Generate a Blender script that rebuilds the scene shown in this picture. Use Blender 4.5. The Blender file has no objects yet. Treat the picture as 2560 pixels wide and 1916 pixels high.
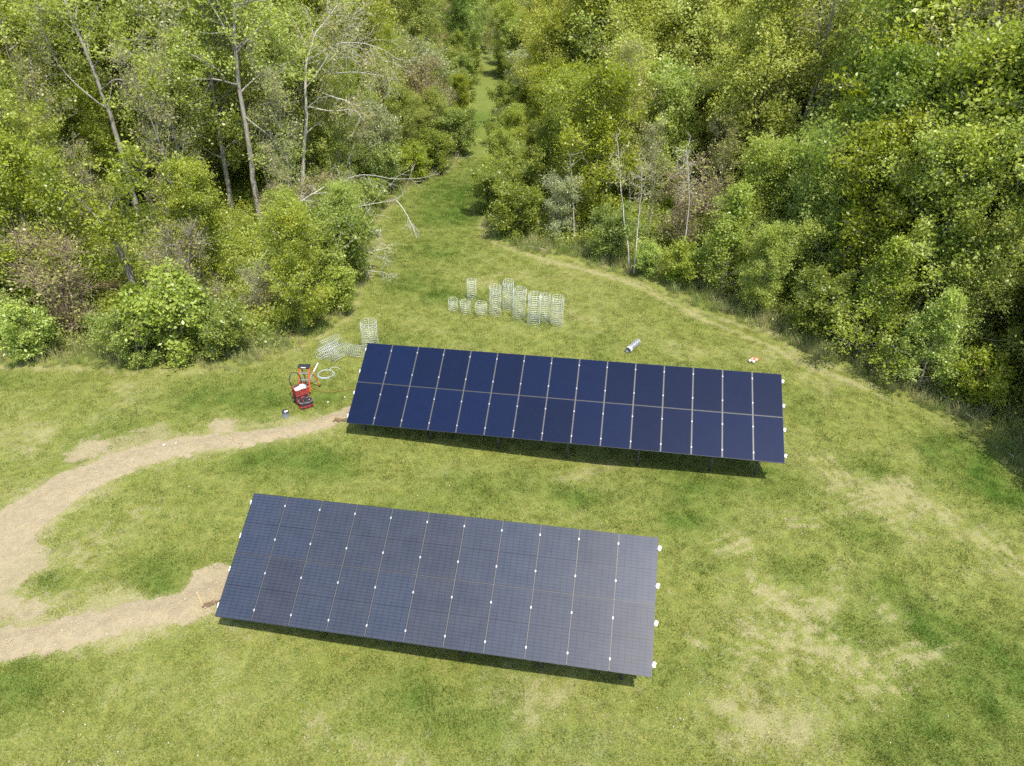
import bpy, math, random
import numpy as np
from mathutils import Vector, Matrix, Quaternion

sc = bpy.context.scene
C = sc.collection
# ------------------------------------------------------------------ camera, sky, sun, exposure
CAM_H = 16.565
cam = bpy.data.cameras.new('camera')
cam.sensor_width = 36.0
cam.lens = 1789.8 / 2560 * 36.0
cam.clip_end = 2000
camo = bpy.data.objects.new('camera', cam)
C.objects.link(camo)
_r = Vector((0.9998, 0.0112, 0.0176)).normalized(); _u = Vector((-0.0208, 0.5353, 0.8444)).normalized()
_f = _u.cross(_r).normalized()
_u = _r.cross(_f).normalized()
camo.matrix_world = Matrix(((_r.x, _u.x, -_f.x, 0), (_r.y, _u.y, -_f.y, 0), (_r.z, _u.z, -_f.z, CAM_H), (0, 0, 0, 1)))
sc.camera = camo

SUN_DIR = Vector((0.24, -0.43, 1.0)).normalized()          # towards the sun
w = bpy.data.worlds.new('World'); sc.world = w; w.use_nodes = True
wn = w.node_tree.nodes; wl = w.node_tree.links
bg = wn['Background']; sky = wn.new('ShaderNodeTexSky')
sky.sky_type = 'NISHITA'; sky.sun_disc = False
sky.sun_elevation = math.asin(SUN_DIR.z)
sky.sun_rotation = math.atan2(SUN_DIR.x, SUN_DIR.y)
sky.altitude = 200; sky.air_density = 1.0; sky.dust_density = 1.6; sky.ozone_density = 1.0
wl.new(sky.outputs[0], bg.inputs[0]); bg.inputs[1].default_value = 0.15
sun = bpy.data.lights.new('sun', 'SUN'); sun.energy = 3.3; sun.angle = math.radians(0.53); sun.color = (1.0, 0.955, 0.88)
suno = bpy.data.objects.new('sun', sun); C.objects.link(suno)
suno.rotation_euler = (-SUN_DIR).to_track_quat('-Z', 'Y').to_euler()
suno.location = (10, -20, 60)
sc.view_settings.view_transform = 'Standard'; sc.view_settings.look = 'None'
sc.view_settings.gamma = 1.0; sc.view_settings.use_curve_mapping = False
sc.view_settings.exposure = 1.08
sc.cycles.max_bounces = 6; sc.cycles.diffuse_bounces = 4; sc.cycles.glossy_bounces = 3
sc.cycles.transmission_bounces = 3; sc.cycles.transparent_max_bounces = 6
sc.cycles.caustics_reflective = False; sc.cycles.caustics_refractive = False
sc.cycles.use_denoising = False
sc.cycles.use_adaptive_sampling = True; sc.cycles.adaptive_threshold = 0.02
sc.cycles.sample_clamp_indirect = 6

rng = np.random.default_rng(7)

# ------------------------------------------------------------------ surveyed ground lines (metres; x east, y away from the camera)
BARE = [[(-14.91,38.5,-0.05),(-13.49,38.57,1.38),(-12.25,38.97,3.42),(-10.73,39.54,4.19)],[(-10.77,38.5,3.32),(-9.74,38.44,4.31),(-9.07,38.33,5.08),(-8.46,38.19,5.32),(-7.68,38.02,5.39),(-6.85,37.81,5.28),(-6.07,37.55,5.34),(-4.98,37.21,5.5)],[(-11.75,38.5,2.26),(-9.91,38.46,3.45),(-8.54,38.37,3.54),(-7.55,38.27,3.79),(-6.57,38.19,3.94),(-6.03,38.14,4.35),(-5.9,38.12,4.86)],[(-6.54,38.0,3.97),(-6.17,37.96,3.7),(-5.91,37.73,3.33),(-5.56,37.22,2.93),(-5.25,36.39,2.56)],[(-11.53,37.3,3.03),(-10.44,37.27,2.61),(-9.6,37.24,2.18),(-9.25,37.18,1.74),(-8.72,37.1,1.11),(-8.28,36.96,0.76),(-8.03,36.74,0.31),(-7.96,36.44,0.1)],[(-9.33,37.5,1.58),(-8.76,37.42,1.35),(-8.03,37.29,1.35),(-7.52,37.16,1.04),(-7.11,37.0,1.05),(-6.89,36.77,0.94)],[(-8.08,37.5,1.26),(-7.46,37.68,1.31),(-7.23,38.27,1.21),(-7.27,39.05,1.08)],[(-8.13,37.1,0.25),(-7.69,37.05,0.27),(-7.37,36.74,0.39),(-6.81,36.37,0.36)],[(-8.33,37.2,0.66),(-8.25,37.16,0.12),(-8.45,37.3,0.05),(-8.75,37.52,0.05)],[(-9.24,37.1,1.74),(-9.5,36.97,1.41),(-10.08,36.75,1.42),(-10.93,36.48,1.24),(-11.76,36.08,0.92)],[(-9.72,37.7,2.0),(-9.17,37.74,2.4),(-8.69,37.98,2.59),(-8.34,38.4,3.04),(-8.08,38.89,3.35)],[(-8.75,37.2,1.06),(-8.79,36.93,0.76),(-8.76,35.89,0.87)],[(-9.63,37.7,2.8),(-9.25,37.56,2.53),(-8.36,36.99,2.69),(-7.08,36.16,2.9)]]
DIRT = [[(-5.76,24.07,0.34),(-6.46,23.64,0.34),(-7.55,22.87,0.36),(-8.97,22.12,0.34),(-10.26,21.72,0.42),(-11.4,21.44,0.48),(-12.91,20.91,0.6),(-14.24,20.11,0.75),(-15.24,18.83,0.8),(-15.79,17.58,0.9),(-16.08,16.29,1.05),(-16.25,15.21,1.1),(-16.83,13.29,1.2)],[(-7.88,14.53,0.5),(-8.26,14.43,0.5),(-8.68,14.28,0.6),(-9.23,13.78,0.5),(-10.39,13.42,0.52),(-11.52,13.07,0.52),(-12.57,12.65,0.5),(-13.68,12.4,0.5),(-14.55,12.2,0.6),(-16.36,11.8,0.6)]]
DIRT_BLOBS = [(-8.71,14.54,0.85),(-8.91,13.99,0.5),(-13.86,21.88,0.9),(-14.63,21.28,0.8),(-12.35,21.64,0.5),(-15.3,14.9,1.3),(-16.6,14.0,1.4),(-14.6,13.6,.8),(-13.4,13.5,.6),(-15.6,20.9,.8),(-11.2,22.6,.6)]
DRY_ARCS = [[(7.42,15.41,0.28),(7.7,14.73,0.28),(8.45,14.16,0.28),(9.21,14.18,0.28),(10.04,14.71,0.28)],[(6.68,13.29,0.35),(7.61,12.92,0.35),(8.45,12.81,0.35),(9.37,12.39,0.35),(10.18,12.29,0.35),(11.07,12.62,0.35),(11.95,12.77,0.35),(12.58,13.04,0.35)],[(11.9,21.72,0.2),(12.34,20.34,0.2)],[(13.69,20.16,0.35),(13.83,19.21,0.35),(14.69,18.43,0.35),(14.86,17.96,0.35)],[(10.91,18.03,0.35),(12.5,18.66,0.35),(13.72,19.1,0.35)],[(5.09,13.11,0.3),(5.68,12.55,0.3),(6.37,12.14,0.3)],[(7.59,12.85,0.15),(8.29,12.37,0.15),(8.81,11.49,0.15),(9.06,10.84,0.15)],[(9.89,11.98,0.18),(10.18,11.47,0.18),(10.46,10.45,0.18)],[(6.53,13.83,0.15),(7.23,13.1,0.15),(7.71,12.54,0.15)],[(9.32,17.6,0.2),(10.31,17.63,0.2)],[(6.55,16.37,0.25),(7.63,16.92,0.25)],[(10.94,13.8,0.3),(11.74,14.32,0.3),(12.74,14.71,0.3)],[(15.43,17.79,0.2),(15.62,16.71,0.2),(15.86,15.72,0.2)],[(8.11,13.46,0.2),(9.01,13.48,0.2),(9.39,13.9,0.2)]]
DRY_BLOBS = [(7.67,15.03,0.8),(13.91,19.52,0.9),(13.34,22.14,0.6),(14.77,21.46,0.8),(11.61,19.56,1.0),(5.96,10.56,0.9),(6.33,10.15,0.8),(7.86,10.39,1.1),(8.75,13.68,0.7),(6.42,14.54,0.7),(15.43,19.78,0.6),(12.93,17.34,0.9),(8.44,16.0,0.6),(5.33,11.02,0.8),(4.99,14.65,0.7),(11.68,12.76,0.5),(9.32,12.96,0.9),(-2.18,10.42,1.2),(0.69,11.51,0.9),(-4.51,10.61,0.8),(-12.91,16.69,1.0),(-12.06,17.8,1.1),(-16.97,22.07,1.6),(-17.56,20.34,1.2),(-12.88,22.99,0.9),(-5.75,9.41,1.0),(-14.93,14.88,1.3),(-13.43,13.7,1.0),(-11.47,13.75,0.8),(-13.37,15.87,0.9),(3.26,31.77,1.6),(-5.03,33.46,0.5),(7.42,29.16,1.5),(3.35,20.5,1.5),(-9.88,11.0,0.6),(-11.17,22.28,0.8),(-8.53,23.15,0.7),(-0.8,37.18,1.5),(11.81,29.35,1.0),(-15.4,17.7,0.7),(-14.23,18.43,0.6),(13.43,27.74,1.0),(-20.17,23.87,0.9),(-16.8,25.04,0.8)]
EDGE_LEFT = [(-26.71,25.56),(-22.24,26.31),(-19.29,26.82),(-17.22,26.32),(-15.89,26.96),(-13.92,26.64),(-12.32,26.71),(-11.16,27.55),(-9.99,28.65),(-9.09,30.26),(-8.51,31.74),(-8.23,33.86),(-8.16,36.81),(-8.5,39.45),(-9.16,45.73),(-9.15,48.53),(-7.57,53.98),(-5.74,57.17),(-4.6,62.07),(-4.73,70.26),(-6.04,82.81),(-6.42,96.8),(-6.13,120.49),(-6.6,157.42)]
EDGE_RIGHT = [(-4.78,157.75),(-2.57,120.99),(-1.89,91.2),(-1.8,76.41),(-1.88,63.79),(-1.95,54.37),(-2.12,49.98),(-2.22,45.26),(-1.54,43.21),(0.51,41.02),(2.44,40.03),(4.81,38.78),(6.8,37.57),(8.24,35.21),(9.89,33.62),(11.44,32.14),(12.81,30.51),(13.93,28.58),(15.4,27.42),(16.41,25.95),(17.15,24.57),(18.19,23.63),(18.45,22.41),(18.54,21.0),(18.62,20.21),(18.47,16.98),(17.05,13.05)]
LUSH_BLOBS = [(16.89,22.26,1.0),(17.45,21.31,1.2),(17.62,20.29,1.2),(17.57,19.22,1.0),(9.7,19.71,1.0),(6.48,19.08,1.3),(8.8,15.61,0.6),(11.65,17.4,0.8),(9.55,13.43,0.6),(11.5,14.83,0.9),(11.96,13.35,0.8),(9.83,10.13,1.0),(12.53,10.91,1.8),(13.8,12.69,1.3),(12.08,14.18,0.6),(13.25,20.82,0.8),(-5.89,36.3,1.6),(-4.85,41.09,2.0),(-4.19,46.94,2.0),(-3.69,34.64,1.2),(-12.52,24.49,1.4),(-10.55,24.92,1.2),(-7.87,20.67,1.2),(-9.47,20.34,0.9),(-10.76,15.18,0.8),(-0.83,19.09,0.9),(-2.51,11.17,0.8),(-12.59,11.2,1.0),(2.56,18.95,0.8),(-13.37,14.56,0.5),(-3.57,52.0,3.0),(-3.69,76.24,4.0),(-5.2,29.51,0.8),(-21.4,25.59,0.7),(-7.78,24.67,1.0),(0.96,32.17,0.8),(-10.04,14.13,0.5),(-1.03,10.32,0.7),(5.85,17.67,0.8),(-6.8,20.43,0.8)]
PALE_R = [[(17.94,45.99,-0.05),(17.83,46.0,2.17),(17.61,46.01,4.77),(17.57,45.98,5.84),(17.56,45.89,7.58),(17.72,45.75,8.74),(17.83,45.53,9.93),(17.53,45.24,11.51),(17.41,44.89,13.01),(17.08,44.48,14.71)],[(17.73,46.4,5.75),(16.93,46.46,7.11),(16.2,46.67,8.41),(16.14,46.91,9.69),(15.72,47.11,11.25)],[(17.45,45.6,7.64),(17.99,45.59,7.99),(18.56,45.45,8.29),(19.31,45.1,8.11),(19.42,44.48,8.36)],[(17.45,45.6,4.87),(16.6,45.86,5.14),(16.06,47.14,5.32)],[(17.63,45.5,8.78),(18.67,45.52,9.06),(19.67,45.32,9.11),(20.98,44.96,9.52)],[(16.61,46.2,8.17),(16.45,46.21,9.8),(16.44,46.44,11.65),(16.06,46.75,13.13)],[(18.02,46.0,9.87),(18.89,45.95,10.4),(19.68,45.77,10.75),(20.26,45.69,10.96)]]
SAP = [[(6.67,38.59,-0.05),(6.43,38.6,1.46),(6.07,38.61,2.75),(5.91,38.7,3.77),(5.76,38.86,4.5),(5.6,39.03,5.72),(5.25,39.15,7.51)],[(6.86,38.21,-0.05),(6.85,38.2,0.72),(6.78,38.17,2.79),(6.76,38.16,4.1),(6.74,38.1,4.76),(6.52,37.88,6.66)],[(9.42,37.56,-0.05),(9.37,37.6,2.12),(9.32,37.64,3.36),(9.25,37.61,4.65),(8.98,37.53,5.91),(8.64,37.5,7.39)],[(3.75,43.0,-0.05),(3.59,43.01,1.7),(3.38,42.75,3.65),(3.1,42.21,5.44)]]
T1 = [[(-16.32,44.26,-0.05),(-16.38,44.23,2.19),(-16.27,44.23,4.77),(-16.23,44.27,6.93),(-16.31,44.37,8.46),(-16.16,44.51,10.66),(-15.85,44.69,12.99),(-15.49,44.88,15.61)],[(-15.76,43.66,10.42),(-16.39,43.79,11.91),(-17.09,44.24,13.0),(-18.19,44.78,14.71)],[(-16.39,44.76,8.13),(-14.89,45.03,9.39),(-13.12,45.72,9.82)],[(-15.97,43.46,8.63),(-17.27,43.24,9.13),(-18.61,42.62,9.09),(-19.87,41.83,9.9)],[(-15.96,43.86,10.27),(-14.49,44.11,11.69),(-13.74,45.42,12.27)],[(-15.85,43.26,6.89),(-14.54,43.68,5.77),(-14.19,44.41,3.92)],[(-15.52,42.76,9.24),(-16.74,42.8,9.69),(-17.82,42.66,10.4),(-18.62,42.41,10.88)]]
T2 = [[(-14.73,47.97,-0.05),(-14.67,47.97,0.53),(-14.32,47.96,2.44),(-14.06,47.93,3.99),(-13.53,47.91,6.2),(-13.42,47.89,7.75),(-13.18,47.89,9.24),(-12.69,47.91,10.3),(-12.48,47.96,10.94),(-11.78,48.04,11.58),(-10.93,48.15,12.52)],[(-13.27,47.47,7.83),(-12.5,47.48,8.72),(-11.8,47.4,9.6),(-11.26,47.24,10.28),(-10.75,46.98,10.64),(-9.22,46.62,10.71),(-8.0,46.18,10.42),(-6.93,45.69,9.88)],[(-12.58,47.77,8.67),(-12.22,47.74,9.15),(-11.69,47.71,8.76),(-11.14,47.68,9.71),(-10.88,47.62,10.37),(-10.53,47.49,11.03),(-9.5,47.27,12.55)],[(-13.34,47.37,6.6),(-12.55,47.54,7.35),(-11.93,47.78,8.07),(-11.7,48.04,8.71)],[(-13.29,47.07,6.38),(-11.82,47.19,6.63),(-10.46,47.4,6.79),(-10.03,47.62,6.33),(-9.69,47.86,5.71)],[(-13.92,48.57,5.1),(-12.89,48.76,5.74),(-11.77,48.8,6.34)],[(-12.26,46.77,7.9),(-11.16,46.65,7.54),(-10.41,46.43,7.46),(-9.83,46.05,6.8),(-9.26,45.41,6.34)],[(-11.85,48.37,8.65),(-10.44,48.33,8.82),(-9.13,47.93,8.78),(-7.52,47.21,8.59)],[(-12.86,48.57,9.15),(-13.36,48.74,9.51),(-14.4,49.39,10.08),(-15.36,50.35,10.41)],[(-11.44,47.97,10.18),(-11.5,47.94,10.77),(-11.15,47.84,11.23),(-11.29,47.45,11.64)]]
T3 = [[(-22.36,41.04,-0.05),(-22.4,41.0,5.48),(-22.43,40.97,7.74),(-22.6,40.94,8.94),(-22.69,40.94,10.32),(-22.98,40.97,11.42),(-23.17,41.05,12.49),(-23.37,41.17,13.93),(-23.5,41.3,15.53)],[(-22.17,40.5,7.84),(-22.88,40.46,8.43),(-23.77,40.4,9.47),(-24.24,40.3,10.49),(-24.25,40.09,11.92),(-23.85,39.73,13.2)],[(-22.15,40.6,9.93),(-21.77,40.71,10.81),(-20.89,41.04,11.23),(-19.8,41.36,11.32)],[(-22.92,40.6,12.53),(-24.46,40.9,12.65),(-26.9,41.61,13.01)],[(-22.01,40.2,8.85),(-21.22,40.23,9.55),(-19.95,40.03,9.38),(-19.05,39.57,9.25)]]
T4 = [[(-18.77,32.18,-0.05),(-18.74,32.18,1.33),(-18.77,32.1,2.34),(-18.77,31.9,3.61),(-18.8,31.53,4.43),(-18.61,30.99,5.11)],[(-19.21,31.98,4.75),(-19.62,31.83,5.41),(-19.77,31.6,5.91),(-20.72,31.43,6.58)],[(-18.82,32.48,0.68),(-18.59,32.32,2.73),(-18.43,32.0,4.26),(-17.95,31.6,5.52),(-17.5,31.07,7.16)],[(-19.27,32.18,4.45),(-18.27,32.03,6.02),(-16.4,31.42,8.09)],[(-18.65,31.68,3.69),(-17.44,31.82,4.8),(-16.93,32.61,4.76)]]
T5 = [[(-29.74,44.07,-0.05),(-29.21,44.0,6.99),(-28.92,43.96,9.28),(-28.79,43.82,10.51),(-28.63,43.64,11.7),(-28.35,43.45,13.5),(-28.04,43.31,15.41)],[(-28.94,44.0,9.27),(-27.94,44.28,7.99),(-27.55,44.61,6.36)],[(-28.86,44.0,10.25),(-27.18,44.5,11.41),(-26.5,45.52,12.03)]]
STRAW_LINE = [(-2.46,45.69),(-2.05,43.43),(-0.92,41.91),(0.51,40.8),(2.42,39.47),(4.75,38.11),(6.7,36.81),(8.12,34.52),(9.67,32.56),(11.16,31.05),(12.51,29.51),(13.65,27.75),(15.09,26.64),(16.09,25.22)]

# ------------------------------------------------------------------ small helpers
def tagd(o, label=None, cat=None, group=None, kind=None):
    if label: o['label'] = label
    if cat: o['category'] = cat
    if group: o['group'] = group
    if kind: o['kind'] = kind
    return o

def empty(name, loc=(0, 0, 0), rz=0.0):
    o = bpy.data.objects.new(name, None); C.objects.link(o)
    o.empty_display_size = 0.2
    o.location = loc; o.rotation_euler = (0, 0, rz)
    return o

def link_mesh(name, me, parent=None):
    o = bpy.data.objects.new(name, me); C.objects.link(o)
    if parent: o.parent = parent
    return o

class MB:
    """collects boxes, tubes and lathes into one mesh"""
    def __init__(s): s.v = []; s.f = []; s.m = []
    def add(s, vs, fs, mi=0):
        b = len(s.v); s.v += [tuple(v) for v in vs]
        s.f += [tuple(b + i for i in f) for f in fs]; s.m += [mi] * len(fs)
        return s
    def box(s, c, size, M=None, mi=0, bev=0.0):
        hx, hy, hz = size[0] / 2, size[1] / 2, size[2] / 2
        if bev <= 0:
            vs = [Vector((x, y, z)) for x in (-hx, hx) for y in (-hy, hy) for z in (-hz, hz)]
            fs = [(0, 1, 3, 2), (4, 6, 7, 5), (0, 4, 5, 1), (2, 3, 7, 6), (0, 2, 6, 4), (1, 5, 7, 3)]
        else:
            b = min(bev, hx * .9, hy * .9, hz * .9)
            ring = [(-hx + b, -hy), (hx - b, -hy), (hx, -hy + b), (hx, hy - b), (hx - b, hy), (-hx + b, hy), (-hx, hy - b), (-hx, -hy + b)]
            ins = [(-hx + b, -hy + b), (hx - b, -hy + b), (hx - b, -hy + b), (hx - b, hy - b), (hx - b, hy - b), (-hx + b, hy - b), (-hx + b, hy - b), (-hx + b, -hy + b)]
            vs = [Vector((x, y, -hz)) for x, y in ins] + [Vector((x, y, -hz + b)) for x, y in ring] + [Vector((x, y, hz - b)) for x, y in ring] + [Vector((x, y, hz)) for x, y in ins]
            fs = []
            for k in range(3):
                for i in range(8):
                    j = (i + 1) % 8
                    fs.append((k * 8 + i, k * 8 + j, k * 8 + 8 + j, k * 8 + 8 + i))
            fs += [tuple(reversed(range(8))), tuple(range(24, 32))]
        c = Vector(c)
        vs = [(M @ v if M else v) + c for v in vs]
        return s.add(vs, fs, mi)
    def tube(s, pts, r, n=8, mi=0, caps=True, closed=False):
        pts = [Vector(p) for p in pts]; k = len(pts)
        rad = r if isinstance(r, (list, tuple)) else [r] * k
        vs = []; fs = []; prev = None
        for i, p in enumerate(pts):
            if closed: t = (pts[(i + 1) % k] - pts[i - 1]).normalized()
            else: t = (pts[min(i + 1, k - 1)] - pts[max(i - 1, 0)]).normalized()
            a = prev if prev is not None else (Vector((0, 0, 1)) if abs(t.z) < .9 else Vector((1, 0, 0)))
            x = (a - t * a.dot(t)).normalized(); prev = x; y = t.cross(x)
            for j in range(n):
                an = 2 * math.pi * j / n
                vs.append(p + (x * math.cos(an) + y * math.sin(an)) * rad[i])
        for i in range(k if closed else k - 1):
            for j in range(n):
                a = i * n + j; b = i * n + (j + 1) % n; c2 = ((i + 1) % k) * n + (j + 1) % n; d = ((i + 1) % k) * n + j
                fs.append((a, b, c2, d))
        if caps and not closed:
            fs.append(tuple(reversed(range(n)))); fs.append(tuple(range((k - 1) * n, k * n)))
        return s.add(vs, fs, mi)
    def lathe(s, prof, n=20, M=None, c=(0, 0, 0), mi=0):
        vs = []; fs = []; k = len(prof); c = Vector(c)
        for r, z in prof:
            for j in range(n):
                a = 2 * math.pi * j / n; v = Vector((r * math.cos(a), r * math.sin(a), z))
                vs.append((M @ v if M else v) + c)
        for i in range(k - 1):
            for j in range(n):
                fs.append((i * n + j, i * n + (j + 1) % n, (i + 1) * n + (j + 1) % n, (i + 1) * n + j))
        if prof[0][0] > 1e-5: fs.append(tuple(reversed(range(n))))
        if prof[-1][0] > 1e-5: fs.append(tuple(range((k - 1) * n, k * n)))
        return s.add(vs, fs, mi)
    def build(s, name, mats, parent=None, smooth=False):
        me = bpy.data.meshes.new(name); me.from_pydata([tuple(v) for v in s.v], [], s.f)
        for m in (mats if isinstance(mats, (list, tuple)) else [mats]): me.materials.append(m)
        me.polygons.foreach_set('material_index', s.m)
        if smooth: me.polygons.foreach_set('use_smooth', [True] * len(s.f))
        me.update()
        return link_mesh(name, me, parent)

# ------------------------------------------------------------------ noise and field functions for the ground
def _hash(ix, iy, seed):
    h = (ix.astype(np.int64) * 374761393 + iy.astype(np.int64) * 668265263 + seed * 1274126177) & 0xffffffff
    h = ((h ^ (h >> 13)) * 1274126177) & 0xffffffff
    return ((h ^ (h >> 16)) & 0xffff) / 65535.0
def vnoise(x, y, seed=0):
    ix = np.floor(x); iy = np.floor(y); fx = x - ix; fy = y - iy
    fx = fx * fx * (3 - 2 * fx); fy = fy * fy * (3 - 2 * fy)
    ix = ix.astype(np.int64); iy = iy.astype(np.int64)
    a = _hash(ix, iy, seed); b = _hash(ix + 1, iy, seed); c = _hash(ix, iy + 1, seed); d = _hash(ix + 1, iy + 1, seed)
    return (a * (1 - fx) + b * fx) * (1 - fy) + (c * (1 - fx) + d * fx) * fy
def fbm(x, y, f=1.0, o=4, seed=0):
    s = 0; a = .5; t = 0
    for k in range(o):
        s = s + a * vnoise(x * f + 17.3 * k, y * f - 9.1 * k, seed + k); t += a; a *= .55; f *= 2.03
    return s / t
def sstep(a, b, x):
    t = np.clip((x - a) / (b - a), 0, 1); return t * t * (3 - 2 * t)
def seg_dist(px, py, line):
    best = np.full(px.shape, 1e9); wb = np.zeros(px.shape)
    for a, b in zip(line[:-1], line[1:]):
        dx = b[0] - a[0]; dy = b[1] - a[1]; L2 = dx * dx + dy * dy + 1e-9
        t = np.clip(((px - a[0]) * dx + (py - a[1]) * dy) / L2, 0, 1)
        dd = np.hypot(px - a[0] - t * dx, py - a[1] - t * dy)
        m = dd < best
        best = np.where(m, dd, best)
        if len(a) > 2: wb = np.where(m, a[2] + (b[2] - a[2]) * t, wb)
    return best, wb

LAWN_POLY = EDGE_LEFT + EDGE_RIGHT + [(16, 4), (30, -30), (-60, -30), (-60, 24)]
def inside(px, py, poly):
    c = np.zeros(px.shape, bool); n = len(poly)
    for i in range(n):
        x0, y0 = poly[i][:2]; x1, y1 = poly[(i + 1) % n][:2]
        if y0 == y1: continue
        m = ((y0 > py) != (y1 > py)) & (px < (x1 - x0) * (py - y0) / (y1 - y0) + x0)
        c ^= m
    return c
def edge_dist(px, py):
    """signed distance to the edge of the wood, positive on the lawn"""
    a, _ = seg_dist(px, py, EDGE_LEFT + []); b, _ = seg_dist(px, py, EDGE_RIGHT + [])
    c, _ = seg_dist(px, py, [EDGE_LEFT[-1], EDGE_RIGHT[0]])
    d = np.minimum(np.minimum(a, b), c)
    return np.where(inside(px, py, LAWN_POLY), d, -d)

def ground_masks(px, py):
    sd = edge_dist(px, py)
    n1 = fbm(px, py, .45, 4, 3); n2 = fbm(px, py, 1.7, 4, 11); n3 = fbm(px, py, 5.0, 3, 23)
    dirt = np.zeros(px.shape)
    for L in DIRT:
        d, wd = seg_dist(px, py, L)
        d = d + (n2 - .5) * .55 + (n3 - .5) * .40
        dirt = np.maximum(dirt, 1 - sstep(-.16, .22, d - wd))
        dirt = np.maximum(dirt, .47 * np.exp(-(np.maximum(d - wd, 0) / .42) ** 2) * (.5 + .9 * n2))
    for k, (x, y, r) in enumerate(DIRT_BLOBS):
        d = np.hypot(px - x, py - y) + (n2 - .5) * .9 + (n3 - .5) * .6
        lim = 1.0 if k < 2 else .50 if k < 5 else .60
        dirt = np.maximum(dirt, lim * (1 - sstep(-.25, .3, d - r)))
    dry = sstep(.44, .74, n1) * .40 + (n2 - .5) * .5 + (n3 - .5) * .5
    # the ground beside the trenches is scuffed and bare
    for L in DIRT:
        d, wd = seg_dist(px, py, L)
        dry = dry + .75 * np.exp(-np.maximum(d - wd, 0) ** 2 / .32) * (.3 + n3)
    for L in DRY_ARCS:
        d, wd = seg_dist(px, py, L)
        dry = dry + .95 * np.exp(-(d / (wd * .55)) ** 2) * (-.1 + 1.6 * n3)
    for x, y, r in DRY_BLOBS:
        d = np.hypot((px - x) / 1.15, py - y)
        dry = dry + .40 * np.exp(-(d / r) ** 2) * (1.5 * n3 + 1.0 * n2 - .55)
    lush = sstep(.55, .8, fbm(px + 40, py, .5, 4, 31)) * .3
    for x, y, r in LUSH_BLOBS:
        d = np.hypot((px - x) / 1.25, py - y)
        k = np.exp(-(d / r) ** 2)
        lush = lush + .62 * k * (-.1 + 1.6 * n2) + .1 * k; dry = dry - .4 * k
    path = np.exp(-((px + 4.0) / 3.4) ** 2) * sstep(40, 52, py)
    lush = lush + .35 * path; dry = dry - .3 * path
    # doubled wheel tracks of the machines that turned here
    for k, L in enumerate(DRY_ARCS):
        for off, am in ((.38, .9), (-.34, .7), (.72, .55), (-.75, .5), (1.3, .4)):
            ax, ay = L[-1][0] - L[0][0], L[-1][1] - L[0][1]; al = math.hypot(ax, ay)
            L2 = [(x - off * ay / al, y + off * ax / al, .085) for x, y, _ in L]
            d, wd = seg_dist(px, py, L2)
            dry = dry + am * np.exp(-((d + (n2 - .5) * .12) / wd) ** 2) * (-.15 + 1.6 * n3)
    d, _ = seg_dist(px, py, STRAW_LINE)
    dry = dry + .95 * np.exp(-((d + (n2 - .5) * .5) / .26) ** 2) * (.25 + 1.2 * n3)
    # straw along the foot of the wood
    band = np.exp(-((sd - .10 - (n1 - .5) * 1.5) / .40) ** 2) * (py < 62)
    dry = np.maximum(dry, band * (.05 + 1.2 * n2) * (1 - .55 * sstep(0, 1, inside(px, py, [(15.8, 27), (19.5, 24), (20, 18), (17, 18)]) * 1.0)))
    litter = sstep(.1, 1.3, -sd - np.where(px > -2.5, 1.5, .4) + (n2 - .5) * 1.5)
    dirt = dirt * (1 - litter)
    return sd, np.clip(dirt, 0, 1), np.clip(dry, 0, 1.2), np.clip(lush, 0, 1.2), litter

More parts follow.
